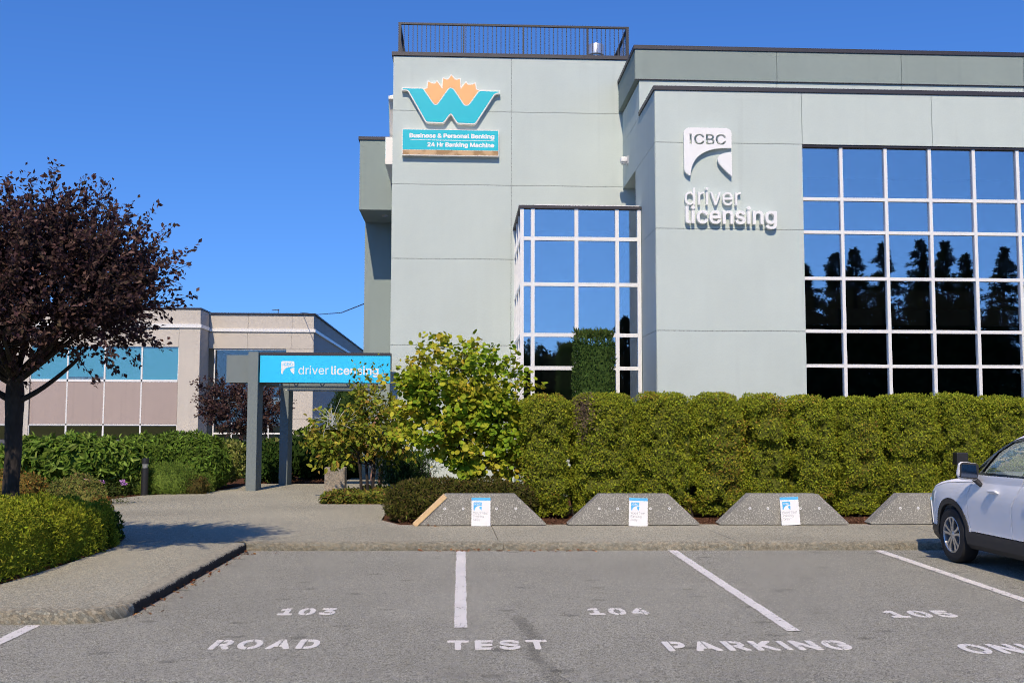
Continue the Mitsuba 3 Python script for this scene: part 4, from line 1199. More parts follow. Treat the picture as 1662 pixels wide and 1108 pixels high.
        for y in (-1.22, -2.10):
            put('door_handle', A(mesh_of(m3.Manifold.batch_hull([m3.Manifold.sphere(0.014, 12).translate(p) for p in ((-0.912, y, 0.925), (-0.906, y + 0.17, 0.92), (-0.885, y, 0.91), (-0.885, y + 0.17, 0.905))]))), 'car_silver', car, smooth=50)
        # lamps follow the body's corner
        for nm, mat, zone in (('headlight', 'lamp_glass', cube(-0.86, -0.42, 0.48, 1.0, 0.70, 0.84)), ('tail_light', 'lamp_red', cube(-0.9, -0.58, -3.5, -3.12, 0.80, 1.06))):
            zone = zone if sx < 0 else zone.mirror((1, 0, 0))
            put(nm, at(mesh_of((lower(0.006) - lower(-0.02)) ^ zone)), mat, car, smooth=40)
    grille = (lower(0.008) - lower(-0.02)) ^ cube(-0.48, 0.48, 0.6, 1.0, 0.45, 0.66)
    put('grille', at(mesh_of(grille)), 'car_plastic', car, smooth=40)
    # interior
    for x in (-0.37, 0.37):
        for y in (-1.55, -2.55):
            sk = numbered(f'{car}__seat')
            put('seat', at(rounded_box(x - 0.24, x + 0.24, y - 0.25, y + 0.27, 0.38, 0.60, 0.06)), 'seat_cloth', car, smooth=40)
            put('backrest', at(moved(rounded_box(-0.24, 0.24, -0.07, 0.07, 0, 0.62, 0.06), np.array([[1, 0, 0], [0, 0.97, -0.22], [0, 0.22, 0.97]]), (x, y - 0.22, 0.55))), 'seat_cloth', sk, smooth=40)
            put('headrest', at(rounded_box(x - 0.13, x + 0.13, y - 0.44, y - 0.34, 1.18, 1.36, 0.045)), 'seat_cloth', sk, smooth=40)
    put('dashboard', at(rounded_box(-0.74, 0.74, -0.95, -0.50, 0.72, 1.0, 0.05)), 'car_plastic', car, smooth=40)
    tor = trimesh.creation.torus(0.18, 0.014, major_sections=32, minor_sections=10)
    v = np.array(tor.vertices); ang = 1.1
    v = v @ np.array([[1, 0, 0], [0, math.cos(ang), -math.sin(ang)], [0, math.sin(ang), math.cos(ang)]]).T
    put('steering_wheel', at((v + np.array([-0.37, -1.07, 0.99]), np.array(tor.faces))), 'car_black', car, smooth=40)
    pl = mesh_of(cube(-0.26, 0.26, -3.455, -3.43, 0.62, 0.73))
    put('number_plate', at(pl), 'sign_white', car)
    return car


build_car(6.86, 12.66, 'silver white compact sport utility car parked nose to the kerb')

# ================================================================== SMALL STREET FURNITURE
bl = thing('bollard_light', 'black bollard light with a clear lens band beside the walkway', 'bollard')
bxp, byp = -6.92, 23.45
put('shaft', moved(lathe([(0, 0.10), (0.085, 0.10), (0.078, 0.11), (0.078, 0.70), (0, 0.70)], 24), t=(bxp, byp, 0)), 'metal_black', bl, smooth=40)
put('lens', moved(lathe([(0, 0.701), (0.055, 0.701), (0.072, 0.79), (0, 0.79)], 24), t=(bxp, byp, 0)), 'lens_clear', bl, smooth=40)
put('cap', moved(lathe([(0, 0.791), (0.08, 0.791), (0.08, 0.90), (0.07, 0.91), (0, 0.91)], 24), t=(bxp, byp, 0)), 'metal_black', bl, smooth=40)


def planter(x, y, w, h, label):
    p = thing('planter', label, 'planter')
    outer = solid(rounded_box(x - w / 2, x + w / 2, y, y + w, KERB, KERB + h, 0.02))
    put('box', mesh_of(outer - m3.Manifold.cube((w - 0.12, w - 0.12, 0.3)).translate((x - w / 2 + 0.06, y + 0.06, KERB + h - 0.10))), 'concrete_beige', p)
    put('soil', bx(x - w / 2 + 0.062, x + w / 2 - 0.062, y + 0.062, y + w - 0.062, KERB + h - 0.09, KERB + h - 0.05), 'mulch', p)


planter(-2.93, 24.55, 0.47, 0.56, 'square beige concrete planter on the walkway under the multi stemmed tree')
planter(-0.93, 24.55, 0.44, 0.44, 'square beige concrete planter beside the feathery plant')

# ================================================================== PERSON
def build_person(px, py):
    p = thing('person', 'person in dark blue top and checked shorts standing behind the multi stemmed tree', 'person')
    z0 = KERB

    def chain(bones, ref=0.02, passes=8):
        man = m3.Manifold()
        for a, ra, b, rb in bones:
            man = man + m3.Manifold.batch_hull([m3.Manifold.sphere(ra, 16).translate(tuple(a)), m3.Manifold.sphere(rb, 16).translate(tuple(b))])
        v, f = mesh_of(man.refine_to_length(ref))
        t = trimesh.Trimesh(v, f, process=True)
        trimesh.smoothing.filter_taubin(t, iterations=passes)
        return t
    J = dict(neck=(0, 0, 1.46), head=(0, -0.02, 1.58), hipL=(-0.09, 0, 0.90), hipR=(0.09, 0, 0.90), kneeL=(-0.11, -0.06, 0.49), kneeR=(0.12, 0.03, 0.49), ankL=(-0.12, -0.02, 0.09), ankR=(0.13, 0.10, 0.09),
             shL=(-0.18, 0, 1.38), shR=(0.18, 0, 1.38), elL=(-0.25, 0.02, 1.10), elR=(0.26, 0.0, 1.10), wrL=(-0.24, -0.10, 0.87), wrR=(0.27, -0.08, 0.87))
    j = {k: np.array(v, float) for k, v in J.items()}
    bones = [((0, 0, 1.0), 0.13, (0, 0, 1.25), 0.14), ((0, 0, 1.25), 0.14, j['neck'], 0.055), (j['neck'], 0.055, j['head'], 0.075), (j['head'], 0.082, (0, -0.01, 1.66), 0.085), ((0, -0.05, 1.56), 0.055, (0, -0.055, 1.60), 0.06),
             ((0, -0.10, 1.585), 0.014, (0, -0.085, 1.62), 0.012), ((-0.085, 0.0, 1.60), 0.016, (-0.088, 0.005, 1.63), 0.016), ((0.085, 0.0, 1.60), 0.016, (0.088, 0.005, 1.63), 0.016)]
    for s in 'LR':
        bones += [(j['hip' + s], 0.095, j['knee' + s], 0.058), (j['knee' + s], 0.058, 0.6 * j['knee' + s] + 0.4 * j['ank' + s] + np.array([0, 0.02, 0]), 0.056), (0.6 * j['knee' + s] + 0.4 * j['ank' + s] + np.array([0, 0.02, 0]), 0.056, j['ank' + s], 0.038),
                  ((0, 0, 0.98), 0.12, j['hip' + s], 0.10), ((0, 0, 1.36), 0.08, j['sh' + s], 0.058), (j['sh' + s], 0.055, j['el' + s], 0.042), (j['el' + s], 0.042, j['wr' + s], 0.028)]
        w = j['wr' + s]; sg = -1 if s == 'L' else 1
        palm = w + np.array([0, -0.015, -0.08])
        bones.append((w, 0.026, palm, 0.03))
        for k, (off, ln) in enumerate(((-0.028, 0.070), (-0.009, 0.082), (0.010, 0.076), (0.028, 0.058))):
            a = palm + np.array([0, off, -0.005]); b = a + np.array([-sg * 0.006, -0.004, -ln * 0.55]); c = b + np.array([-sg * 0.018, 0.0, -ln * 0.42])
            bones += [(a, 0.010, b, 0.009), (b, 0.009, c, 0.008)]
        a = w + np.array([0, -0.03, -0.03]); b = a + np.array([-sg * 0.012, -0.028, -0.03]); bones += [(a, 0.013, b, 0.010), (b, 0.010, b + np.array([-sg * 0.008, -0.006, -0.03]), 0.009)]
    P = lambda t: moved(t, rotz(0.5), (px, py, z0))
    put('body', P(chain(bones, 0.012, 6)), 'skin', p, smooth=True)
    top = [((0, 0, 0.93), 0.155, (0, 0, 1.25), 0.165), ((0, 0, 1.25), 0.165, (0, 0, 1.40), 0.085)]
    for s in 'LR':
        top += [((0, 0, 1.36), 0.10, j['sh' + s], 0.075), (j['sh' + s], 0.075, 0.45 * j['sh' + s] + 0.55 * j['el' + s], 0.062)]
    put('shirt', P(chain(top)), 'shirt_navy', p, smooth=True)
    sh = [((-0.06, 0, 0.97), 0.13, (0.06, 0, 0.97), 0.13)]
    for s in 'LR':
        sh += [((0, 0, 0.97), 0.13, j['hip' + s], 0.115), (j['hip' + s], 0.115, 0.25 * j['hip' + s] + 0.75 * j['knee' + s], 0.095)]
    put('shorts', P(chain(sh)), 'shorts_check', p, smooth=True)
    put('hair', P(chain([((0, 0.02, 1.65), 0.092, (0, 0.01, 1.68), 0.085), ((0, 0.05, 1.58), 0.06, (0, 0.04, 1.66), 0.08)])), 'hair_dark', p, smooth=True)
    for s in 'LR':
        a = j['ank' + s]
        put('shoe', P(chain([(a + np.array([0, 0.03, -0.035]), 0.045, a + np.array([0, -0.10, -0.045]), 0.040), (a + np.array([0, -0.10, -0.045]), 0.040, a + np.array([0, -0.16, -0.055]), 0.032), (a + np.array([0, 0.02, 0.01]), 0.047, a + np.array([0, -0.03, -0.03]), 0.045)])), 'shoe_grey', p, smooth=True)


build_person(-1.955, 24.5)

# ================================================================== PLANTS
GREEN_HEDGE = [(0.31, 0.345, 0.032), (0.26, 0.315, 0.032), (0.37, 0.38, 0.038), (0.19, 0.235, 0.026), (0.42, 0.335, 0.048), (0.36, 0.23, 0.055)]


ICO4 = trimesh.creation.icosphere(5)
ICO4V, ICO4F = np.array(ICO4.vertices), np.array(ICO4.faces)


def hedge():
    h = thing('hedge', 'long clipped evergreen hedge of shrubs grown together behind the concrete barriers', 'hedge')
    edges = [1.02, 1.85, 2.95, 3.95, 4.85, 5.62, 6.48, 7.35, 8.35, 9.2, 10.1, 11.1, 12.2, 13.4]
    r0 = np.random.default_rng(21)
    for i, (a, b) in enumerate(zip(edges[:-1], edges[1:])):
        rng = np.random.default_rng(100 + i)
        top = (2.17, 2.20, 2.21, 2.19, 2.20, 2.17, 2.16, 2.20, 2.22, 2.20, 2.19, 2.2, 2.2)[i]
        f = 17.45 + 0.05 * i + r0.uniform(-0.03, 0.03)
        w = (b - a) / 2 * (1.01 if i != 5 and i != 6 else 0.975)
        cx = (a + b) / 2
        up, lowb = (cx, f + 0.65, 1.22, w, 0.66, top - 1.22), (cx + r0.uniform(-0.08, 0.08), f + 0.66, 0.66, w * r0.uniform(0.82, 0.98), 0.60, 0.60)
        blobs = [up, lowb]
        p = 5.0
        nrm_n = int((30000 if a < 9.5 else 12000) * (b - a))
        blobs[0] = up = (*up[:5], up[5])
        P, N, hh = blob_points(rng, blobs, nrm_n, p, 0.0, 0.0, 5.5, 0.12, skip=lambda q: q[:, 1] > f + 0.95)

        def relief(Q):
            """Height of the clipped face over its plain form: clumps and clefts."""
            h = 0.21 * (meshkit.fbm(Q * np.array([5.5, 5.5, 5.0]), 3, seed=3) - 0.5) + 0.10 * (meshkit.noise(Q * 1.6, seed=6) - 0.5)
            return h - 0.16 * np.clip((0.46 - meshkit.fbm(Q * np.array([4.6, 4.6, 3.8]) + 3, 3, seed=12)) / 0.10, 0, 1)
        e_ = 0.02
        r_ = relief(P)
        G = np.stack([(relief(P + e_ * np.eye(3)[k]) - r_) / e_ for k in range(3)], 1)
        G -= N * np.sum(G * N, 1, keepdims=True)
        top_f = np.clip((P[:, 2] - top + 0.15) / 0.10, 0, 1)
        P = P + N * (r_ * (1 - 0.55 * top_f) - 0.09 * rng.random(len(P)) ** 2)[:, None]
        N = unit(N - 0.8 * G)
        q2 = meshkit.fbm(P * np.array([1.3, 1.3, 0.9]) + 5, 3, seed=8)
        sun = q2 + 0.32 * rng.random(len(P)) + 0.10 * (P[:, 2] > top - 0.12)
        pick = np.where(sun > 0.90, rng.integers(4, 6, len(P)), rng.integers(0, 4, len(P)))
        cloud = leaf_cloud(rng, P, N * 0.8 + np.array([0, 0, 0.15]), 0.040, GREEN_HEDGE, 0.55, 4, 0.55, 0.0, 0.10, along=0.22 * N + np.array([0, 0, 0.40]) + 0.8 * rng.normal(size=P.shape), jit=0.24, pick=pick)
        if i == 1:      # a bare twiggy patch near the top
            m = np.exp(-((P[:, 0] - 2.05) / 0.14) ** 2 - ((P[:, 2] - 1.83) / 0.33) ** 2) > rng.random(len(P)) * 0.9
            keep = np.repeat(~m, 4)
            tri = ~m
            V, F, C = cloud
            C[np.repeat(m, 4)] = np.array([0.19, 0.14, 0.10]) * np.repeat(np.exp(0.25 * rng.normal(size=(m.sum(), 1))), 4, 0)
            cloud = (V, F, C)
        inner = []
        for bl_ in blobs:
            c_, a_ = np.array(bl_[:3]), np.array(bl_[3:6])
            d_ = ICO4V / (np.sum(np.abs(ICO4V) ** p, 1, keepdims=True) ** (1 / p))
            n_ = unit(np.sign(d_) * np.abs(d_) ** (p - 1) / a_)
            v_ = c_ + d_ * a_
            tf = np.clip((v_[:, 2] - top + 0.15) / 0.10, 0, 1)
            v_ = v_ + n_ * (relief(v_) * (1 - 0.55 * tf) - 0.085)[:, None]
            v_[:, 2] = np.maximum(v_[:, 2], 0.10)
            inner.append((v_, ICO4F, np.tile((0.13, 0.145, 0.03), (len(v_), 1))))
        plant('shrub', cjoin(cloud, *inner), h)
    put('stem', join(*[tube([(x, 18.05, 0.05), (x + 0.05 * math.sin(9 * x), 18.1, 0.35), (x + 0.08 * math.sin(5 * x), 18.15, 0.7)], (0.03, 0.024, 0.02), 6) for x in 1.3 + 0.55 * np.arange(21) + 0.15 * np.sin(7.0 * np.arange(21))]), 'bark', h)


hedge()


def shrub(name, label, category, blobs, n, size, colors, ratio=0.5, shape=4, p=2.2, depth=0.16, amp=0.10, freq=3.0, tilt=0.7, along_up=0.5, seed=1, zmin=0.1, core=0.80, group=None, droop=0.0, jit=0.25, extra=None, whorl=0):
    rng = np.random.default_rng(seed)
    k = thing(name, label, category, group)
    P, N, h = blob_points(rng, blobs, n, p, depth, amp, freq, zmin)
    if whorl:
        P = np.repeat(P, whorl, 0); N = np.repeat(N, whorl, 0)
        rad = unit(rng.normal(size=P.shape)); rad = unit(rad - N * np.sum(rad * N, 1, keepdims=True))
        al = rad + 0.35 * N
        nn = N + 0.4 * rad * -1
        cloud = leaf_cloud(rng, P, nn, size, colors, ratio, shape, 0.25, droop, 0.10, along=al, jit=jit)
    else:
        cloud = leaf_cloud(rng, P, N, size, colors, ratio, shape, tilt, droop, 0.10, along=0.35 * N + np.array([0, 0, along_up]) + 0.9 * rng.normal(size=P.shape), jit=jit)
    parts = [cloud, blob_core(blobs, p, core, tuple(np.mean(colors, 0)))]
    plant('foliage', cjoin(*parts), k)
    return k


# clipped column in front of the stair glazing
shrub('cypress', 'tall dark green clipped cypress column in front of the stair tower glazing', 'shrub', [(2.70, 21.45, 1.75, 0.40, 0.36, 1.80)], 13000, 0.07,
      [(0.065, 0.12, 0.03), (0.085, 0.14, 0.036), (0.05, 0.095, 0.028)], 0.35, 4, 7.0, 0.09, 0.03, 6.0, 0.5, 1.4, 31, core=0.86)
rngc = np.random.default_rng(8)
n_ = 420
P_ = np.stack([rngc.uniform(2.32, 3.08, n_), rngc.uniform(21.15, 21.75, n_), rngc.uniform(3.40, 3.56, n_)], 1)
plant('tip_sprays', leaf_cloud(rngc, P_, np.tile([0, -1.0, 0.1], (n_, 1)), 0.12, [(0.10, 0.14, 0.03), (0.07, 0.11, 0.03)], 0.22, 4, 0.4, along=np.tile([0, 0, 1.0], (n_, 1)) + 0.2 * rngc.normal(size=(n_, 3)) * 0.4), 'cypress')

JUN = [(0.26, 0.31, 0.025), (0.32, 0.35, 0.034), (0.18, 0.23, 0.022), (0.35, 0.36, 0.04), (0.20, 0.24, 0.028)]
shrub('juniper_shrub', 'broad bright green juniper mound at the pavement corner under the purple leaved tree', 'shrub',
      [(-5.70, 11.6, 0.34, 1.27, 1.75, 0.46), (-5.30, 13.0, 0.28, 0.93, 1.0, 0.41), (-7.6, 11.8, 0.36, 1.5, 1.8, 0.48)], 110000, 0.042, JUN, 0.42, 4, 4.6, 0.09, 0.16, 4.6, 0.55, 0.5, 41, zmin=0.09, core=0.84)
shrub('creeping_shrub', 'dark leafy low shrub with yellow green sprigs at the end of the juniper mound', 'shrub', [(-5.10, 14.45, 0.25, 0.50, 0.50, 0.30), (-4.85, 14.1, 0.22, 0.40, 0.45, 0.26)], 3600, 0.06,
      [(0.05, 0.09, 0.02), (0.08, 0.13, 0.02), (0.19, 0.21, 0.03), (0.04, 0.07, 0.02)], 0.6, 4, 2.2, 0.12, 0.08, 4.0, seed=42)
shrub('juniper_shrub', 'low spreading dull green juniper with brown underside behind the timber edged barrier', 'shrub',
      [(-0.45, 17.45, 0.46, 0.78, 0.50, 0.30), (0.25, 17.5, 0.48, 0.75, 0.5, 0.28), (-0.75, 17.4, 0.34, 0.52, 0.42, 0.26), (0.75, 17.55, 0.42, 0.5, 0.45, 0.26)], 16000, 0.065,
      [(0.085, 0.095, 0.02), (0.11, 0.115, 0.022), (0.065, 0.07, 0.02), (0.12, 0.09, 0.035)], 0.35, 4, 2.4, 0.16, 0.08, 4.0, 0.6, 0.3, 43, core=0.78)

RHO = [(0.14, 0.23, 0.035), (0.19, 0.29, 0.045), (0.10, 0.17, 0.027), (0.24, 0.33, 0.07)]
shrub('rhododendron', 'large leaved green rhododendron right behind the purple tree trunk', 'shrub', [(-8.5, 23.6, 0.83, 1.15, 0.9, 0.58), (-9.5, 23.9, 0.78, 0.8, 0.8, 0.56), (-7.7, 23.9, 0.72, 0.65, 0.8, 0.62)], 1700, 0.16, RHO, 0.36, 6, 2.2, 0.30, 0.18, 2.6, seed=51, core=0.72, whorl=5, group='rhododendrons along the planting bed', droop=0.15)
shrub('rhododendron', 'green rhododendron at the far left edge beside the tree trunk', 'shrub', [(-10.9, 23.4, 0.76, 0.95, 0.9, 0.55), (-12.2, 23.6, 0.74, 1.0, 0.9, 0.58)], 1300, 0.16, RHO, 0.36, 6, 2.2, 0.30, 0.18, 2.6, seed=52, core=0.70, whorl=5, group='rhododendrons along the planting bed', droop=0.15)
shrub('rhododendron', 'dense smaller leaved green rhododendron behind the bollard light', 'shrub', [(-6.65, 25.5, 0.84, 1.05, 0.9, 0.62), (-7.35, 25.0, 0.82, 0.75, 0.7, 0.60), (-6.15, 25.3, 0.65, 0.6, 0.8, 0.55)], 3000, 0.11, RHO[:3] + [(0.09, 0.14, 0.03)], 0.36, 4, 2.2, 0.18, 0.14, 2.6, seed=53, core=0.75, whorl=5, group='rhododendrons along the planting bed', droop=0.1)
shrub('variegated_shrub', 'yellow variegated shrub beside the rhododendrons at the portal', 'shrub', [(-5.85, 26.9, 0.72, 0.42, 0.5, 0.52)], 1500, 0.09, [(0.30, 0.31, 0.08), (0.16, 0.20, 0.05), (0.36, 0.36, 0.12), (0.09, 0.14, 0.03)], 0.5, 6, seed=54)
shrub('laurel_shrub', 'dark glossy laurel shrub by the front column of the portal', 'shrub', [(-5.35, 28.9, 0.60, 0.65, 0.6, 0.62)], 1700, 0.10, [(0.04, 0.085, 0.018), (0.07, 0.12, 0.025), (0.03, 0.06, 0.015)], 0.5, 6, seed=55)
shrub('variegated_shrub', 'bright yellow green variegated shrub between the two portal columns', 'shrub', [(-5.35, 29.9, 0.66, 0.50, 0.5, 0.58)], 1900, 0.09, [(0.32, 0.33, 0.09), (0.24, 0.27, 0.06), (0.38, 0.37, 0.13), (0.10, 0.15, 0.03)], 0.55, 6, seed=56)
shrub('laurel_shrub', 'dark laurel shrub beyond the rear column of the portal', 'shrub', [(-4.35, 30.6, 0.75, 0.85, 0.7, 0.80), (-3.2, 31.2, 0.62, 0.7, 0.7, 0.66)], 2600, 0.11, [(0.03, 0.06, 0.014), (0.05, 0.085, 0.02), (0.02, 0.045, 0.012)], 0.5, 6, seed=57)
shrub('laurel_shrub', 'dark laurel shrub low against the beige building behind the purple tree', 'shrub', [(-7.3, 31.5, 0.6, 1.2, 0.7, 0.62)], 1900, 0.11, [(0.03, 0.06, 0.014), (0.05, 0.085, 0.02), (0.02, 0.045, 0.012)], 0.5, 6, seed=157)
shrub('fir_shrub', 'dark green conical evergreen beyond the portal beside the rear wing', 'shrub', [(-3.6, 32.5, 1.3, 0.62, 0.55, 1.25), (-3.55, 32.5, 2.3, 0.40, 0.4, 0.55)], 4200, 0.10, [(0.028, 0.055, 0.018), (0.04, 0.075, 0.022)], 0.3, 4, 2.2, 0.2, 0.14, 3.0, seed=58)
shrub('feather_shrub', 'soft pale green feathery mound behind the bollard light', 'shrub', [(-6.6, 23.95, 0.36, 0.72, 0.35, 0.42), (-7.15, 23.9, 0.33, 0.55, 0.35, 0.34), (-6.0, 24.5, 0.26, 0.35, 0.3, 0.24)], 9000, 0.085, [(0.19, 0.28, 0.05), (0.24, 0.33, 0.065), (0.14, 0.22, 0.045)], 0.12, 4, 2.2, 0.14, 0.06, 4.0, 0.6, 0.5, 59)
shrub('azalea_shrub', 'rounded olive azalea with bronze tips by the walkway edge', 'shrub', [(-7.35, 20.6, 0.32, 0.52, 0.45, 0.33), (-7.0, 20.2, 0.22, 0.35, 0.3, 0.22)], 3600, 0.055, [(0.19, 0.22, 0.055), (0.24, 0.25, 0.06), (0.27, 0.20, 0.07), (0.13, 0.16, 0.04)], 0.5, 4, seed=60)
shrub('azalea_shrub', 'bronze orange tinged azalea just right of the purple tree trunk', 'shrub', [(-8.55, 20.6, 0.38, 0.60, 0.5, 0.40), (-9.35, 20.7, 0.36, 0.6, 0.5, 0.38)], 4200, 0.055, [(0.27, 0.16, 0.045), (0.19, 0.18, 0.045), (0.34, 0.18, 0.045), (0.13, 0.13, 0.03)], 0.5, 4, seed=61)
shrub('azalea_shrub', 'bronze azalea at the left edge behind the juniper mound', 'shrub', [(-10.6, 20.4, 0.36, 0.7, 0.5, 0.38)], 2600, 0.055, [(0.17, 0.11, 0.03), (0.12, 0.11, 0.03), (0.08, 0.08, 0.02)], 0.5, 4, seed=62)
shrub('azalea_shrub', 'brown green azalea at the walkway edge beyond the bollard light', 'shrub', [(-5.95, 23.95, 0.24, 0.30, 0.25, 0.26)], 1200, 0.05, [(0.09, 0.08, 0.03), (0.13, 0.09, 0.03), (0.06, 0.07, 0.02)], 0.5, 4, seed=63)
shrub('spirea_shrub', 'small red brown tipped spirea under the bronze azalea', 'shrub', [(-7.75, 18.6, 0.22, 0.42, 0.35, 0.22), (-6.35, 18.9, 0.2, 0.22, 0.25, 0.2)], 1500, 0.05, [(0.25, 0.10, 0.03), (0.13, 0.12, 0.03), (0.20, 0.16, 0.04)], 0.4, 4, seed=64)

rf = np.random.default_rng(12)
af = thing('aster_plant', 'slender aster plant with small pink purple flowers beside the olive azalea', 'flowering plant')
stems, heads = [], []
for cx_ in (-7.12, -6.55):
    for i in range(4):
        x, y = cx_ + 0.05 * rf.normal(), 20.9 + 0.08 * rf.normal()
        tipp = np.array([x + 0.05 * rf.normal(), y + 0.05 * rf.normal(), 0.50 + 0.07 * rf.random()])
        stems.append(tube(bezier((x, y, 0.08), (x, y, 0.3), tipp, 5), 0.005, 4, cap=False))
        heads.append(tipp)
H_ = np.repeat(np.array(heads), 14, 0) + 0.018 * rf.normal(size=(8 * 14, 3))
plant('flowers', leaf_cloud(rf, H_, np.tile([0, -0.4, 0.8], (len(H_), 1)), 0.04, [(0.42, 0.20, 0.48), (0.52, 0.26, 0.55), (0.36, 0.15, 0.40)], 0.5, 6, 0.8), af, 'petal', kind='stuff')
Hs = np.stack([-6.85 + 0.22 * rf.normal(size=500), 20.9 + 0.15 * rf.normal(size=500), rf.uniform(0.12, 0.5, 500)], 1)
plant('leaves', leaf_cloud(rf, Hs, np.tile([0, -0.4, 0.8], (500, 1)), 0.06, [(0.07, 0.10, 0.03), (0.10, 0.13, 0.03)], 0.25, 4, 0.8), af)

ft = thing('feathery_plant', 'soft green feathery cosmos plant growing beside the tower wall', 'plant')
rq = np.random.default_rng(14)
n_ = 5200
base = np.stack([rq.normal(-1.32, 0.20, n_), rq.normal(24.2, 0.16, n_), np.full(n_, 0.1)], 1)
hgt = rq.uniform(0.15, 0.92, n_)
lean = 0.55 * (base[:, :2] - np.array([-1.32, 24.2]))
P_ = np.stack([base[:, 0] + lean[:, 0] * hgt * 1.7, base[:, 1] + lean[:, 1] * hgt, 0.1 + hgt * (1 - 0.25 * np.abs(lean[:, 0]))], 1)
plant('foliage', leaf_cloud(rq, P_, np.tile([0, -0.7, 0.4], (n_, 1)), 0.13, [(0.06, 0.12, 0.04), (0.09, 0.16, 0.05), (0.045, 0.09, 0.03)], 0.09, 4, 0.6, along=np.tile([0, 0, 1.0], (n_, 1)) + 0.5 * rq.normal(size=(n_, 3))), ft)
put('stems', join(*[tube(bezier((x, y, 0.08), (x, y, 0.4), (x + 1.6 * 0.5 * (x + 1.32), y, 0.85), 4), 0.006, 4, cap=False) for x, y in zip(rq.normal(-1.32, 0.15, 22), rq.normal(24.2, 0.12, 22))]), 'bark', ft, kind='stuff')

# ground cover under the multi stemmed tree
rg = np.random.default_rng(15)
n_ = 9000
P_ = np.stack([rg.uniform(-2.75, -1.2, n_), rg.uniform(20.75, 23.1, n_), np.zeros(n_)], 1)
okp = np.array([bed_right.buffer(0.03).contains(Point(x, y)) for x, y in P_[:, :2]])
P_ = P_[okp]
P_[:, 2] = 0.10 + 0.20 * rg.random(len(P_)) * (0.4 + meshkit.fbm(P_ * 4.0, 2))
k = plant('ground_cover', leaf_cloud(rg, P_, np.tile([0, -0.35, 0.85], (len(P_), 1)), 0.075, [(0.17, 0.20, 0.03), (0.11, 0.15, 0.03), (0.24, 0.23, 0.04), (0.20, 0.12, 0.04)], 0.55, 6, 0.7))
labels[k] = {'label': 'low yellow green leafy ground cover under the multi stemmed tree', 'kind': 'stuff'}


def trunk_mesh(pts, radii, sides=12, seed=0, amp=0.12):
    p = np.asarray(pts, float)
    t = np.linspace(0, len(p) - 1, 26)
    pp = np.stack([np.interp(t, np.arange(len(p)), p[:, k]) for k in range(3)], 1)
    rr_ = np.interp(t, np.arange(len(p)), radii)
    v, f = tube(pp, rr_, sides)
    c = pp[np.clip(np.arange(len(v)) // sides, 0, len(pp) - 1)]
    d = meshkit.fbm(v * np.array([14, 14, 4.0]), 3, seed=seed) - 0.5
    return v + (v - c) * (2 * amp * d)[:, None], f


# --- purple leaved tree
PURP = [(0.082, 0.046, 0.046), (0.066, 0.038, 0.042), (0.12, 0.070, 0.062), (0.050, 0.031, 0.036), (0.16, 0.10, 0.085), (0.09, 0.062, 0.044)]
rp = np.random.default_rng(77)
pt = thing('purple_tree', 'dark purple leaved plum tree in full leaf beside the parking bays', 'tree')
TXp, TYp = -5.24, 12.55
put('trunk', trunk_mesh([(TXp - 0.06, TYp + 0.1, 0.03), (TXp - 0.04, TYp + 0.08, 0.25), (TXp + 0.01, TYp, 1.2), (TXp + 0.06, TYp - 0.12, 1.95), (TXp + 0.08, TYp - 0.2, 2.25)], [0.115, 0.100, 0.090, 0.105, 0.085], 14, 5), 'bark', pt, smooth=True)
env = [(-5.25, 12.4, 3.25, 1.70, 1.15, 0.85), (-4.50, 12.4, 3.28, 1.05, 1.0, 0.80), (-6.6, 12.4, 3.45, 1.5, 1.15, 0.95), (-5.35, 12.4, 3.70, 1.40, 1.0, 0.48), (-4.50, 12.3, 2.85, 0.95, 0.9, 0.45), (-4.25, 12.3, 3.05, 0.75, 0.8, 0.55), (-4.85, 12.2, 2.70, 0.90, 0.7, 0.30), (-5.9, 12.2, 2.7, 0.9, 0.7, 0.35), (-5.45, 11.7, 2.85, 0.6, 0.55, 0.40)]
K_ = 0.925
env = [(a * K_ - 0.10, b - 0.85, (c - 1.65) * K_ + 1.65, d * K_, e * K_, f * K_) for a, b, c, d, e, f in env]
crown_tree(rp, pt, (TXp + 0.07, TYp - 0.17, 2.15), env, 14, 1450, 36, None, 0.058, PURP, 0.62, 4, 0.044, (0.25, 0.72), 0.9, hollow=0.20, droop=0.22)
put('branch', join(tube(bezier((TXp + 0.06, TYp - 0.12, 1.90), (TXp + 0.42, TYp - 0.2, 2.02), (TXp + 0.85, TYp - 0.3, 2.42), 9), np.linspace(0.038, 0.020, 9), 8)), 'bark', pt, smooth=40)
put('branch', join(tube(bezier((TXp + 0.03, TYp - 0.12, 1.92), (TXp - 0.28, TYp - 0.2, 2.08), (TXp - 0.7, TYp - 0.3, 2.5), 9), np.linspace(0.042, 0.022, 9), 8)), 'bark', pt, smooth=40)

pt2 = thing('purple_tree', 'small purple leaved tree in front of the beige building behind the portal', 'tree')
put('trunk', trunk_mesh([(-8.3, 40, 0.05), (-8.28, 40, 0.8), (-8.25, 40, 1.6)], [0.10, 0.08, 0.07], 8, 6), 'bark', pt2, smooth=True)
crown_tree(np.random.default_rng(78), pt2, (-8.25, 40, 1.4), [(-8.3, 40, 2.15, 1.45, 1.2, 0.95), (-7.4, 40, 2.3, 0.9, 0.9, 0.8), (-9.2, 40, 2.6, 0.75, 0.8, 0.8)], 7, 420, 26, None, 0.10, PURP, 0.6, 4, 0.03, (0.25, 0.6), 0.6, hollow=0.2)

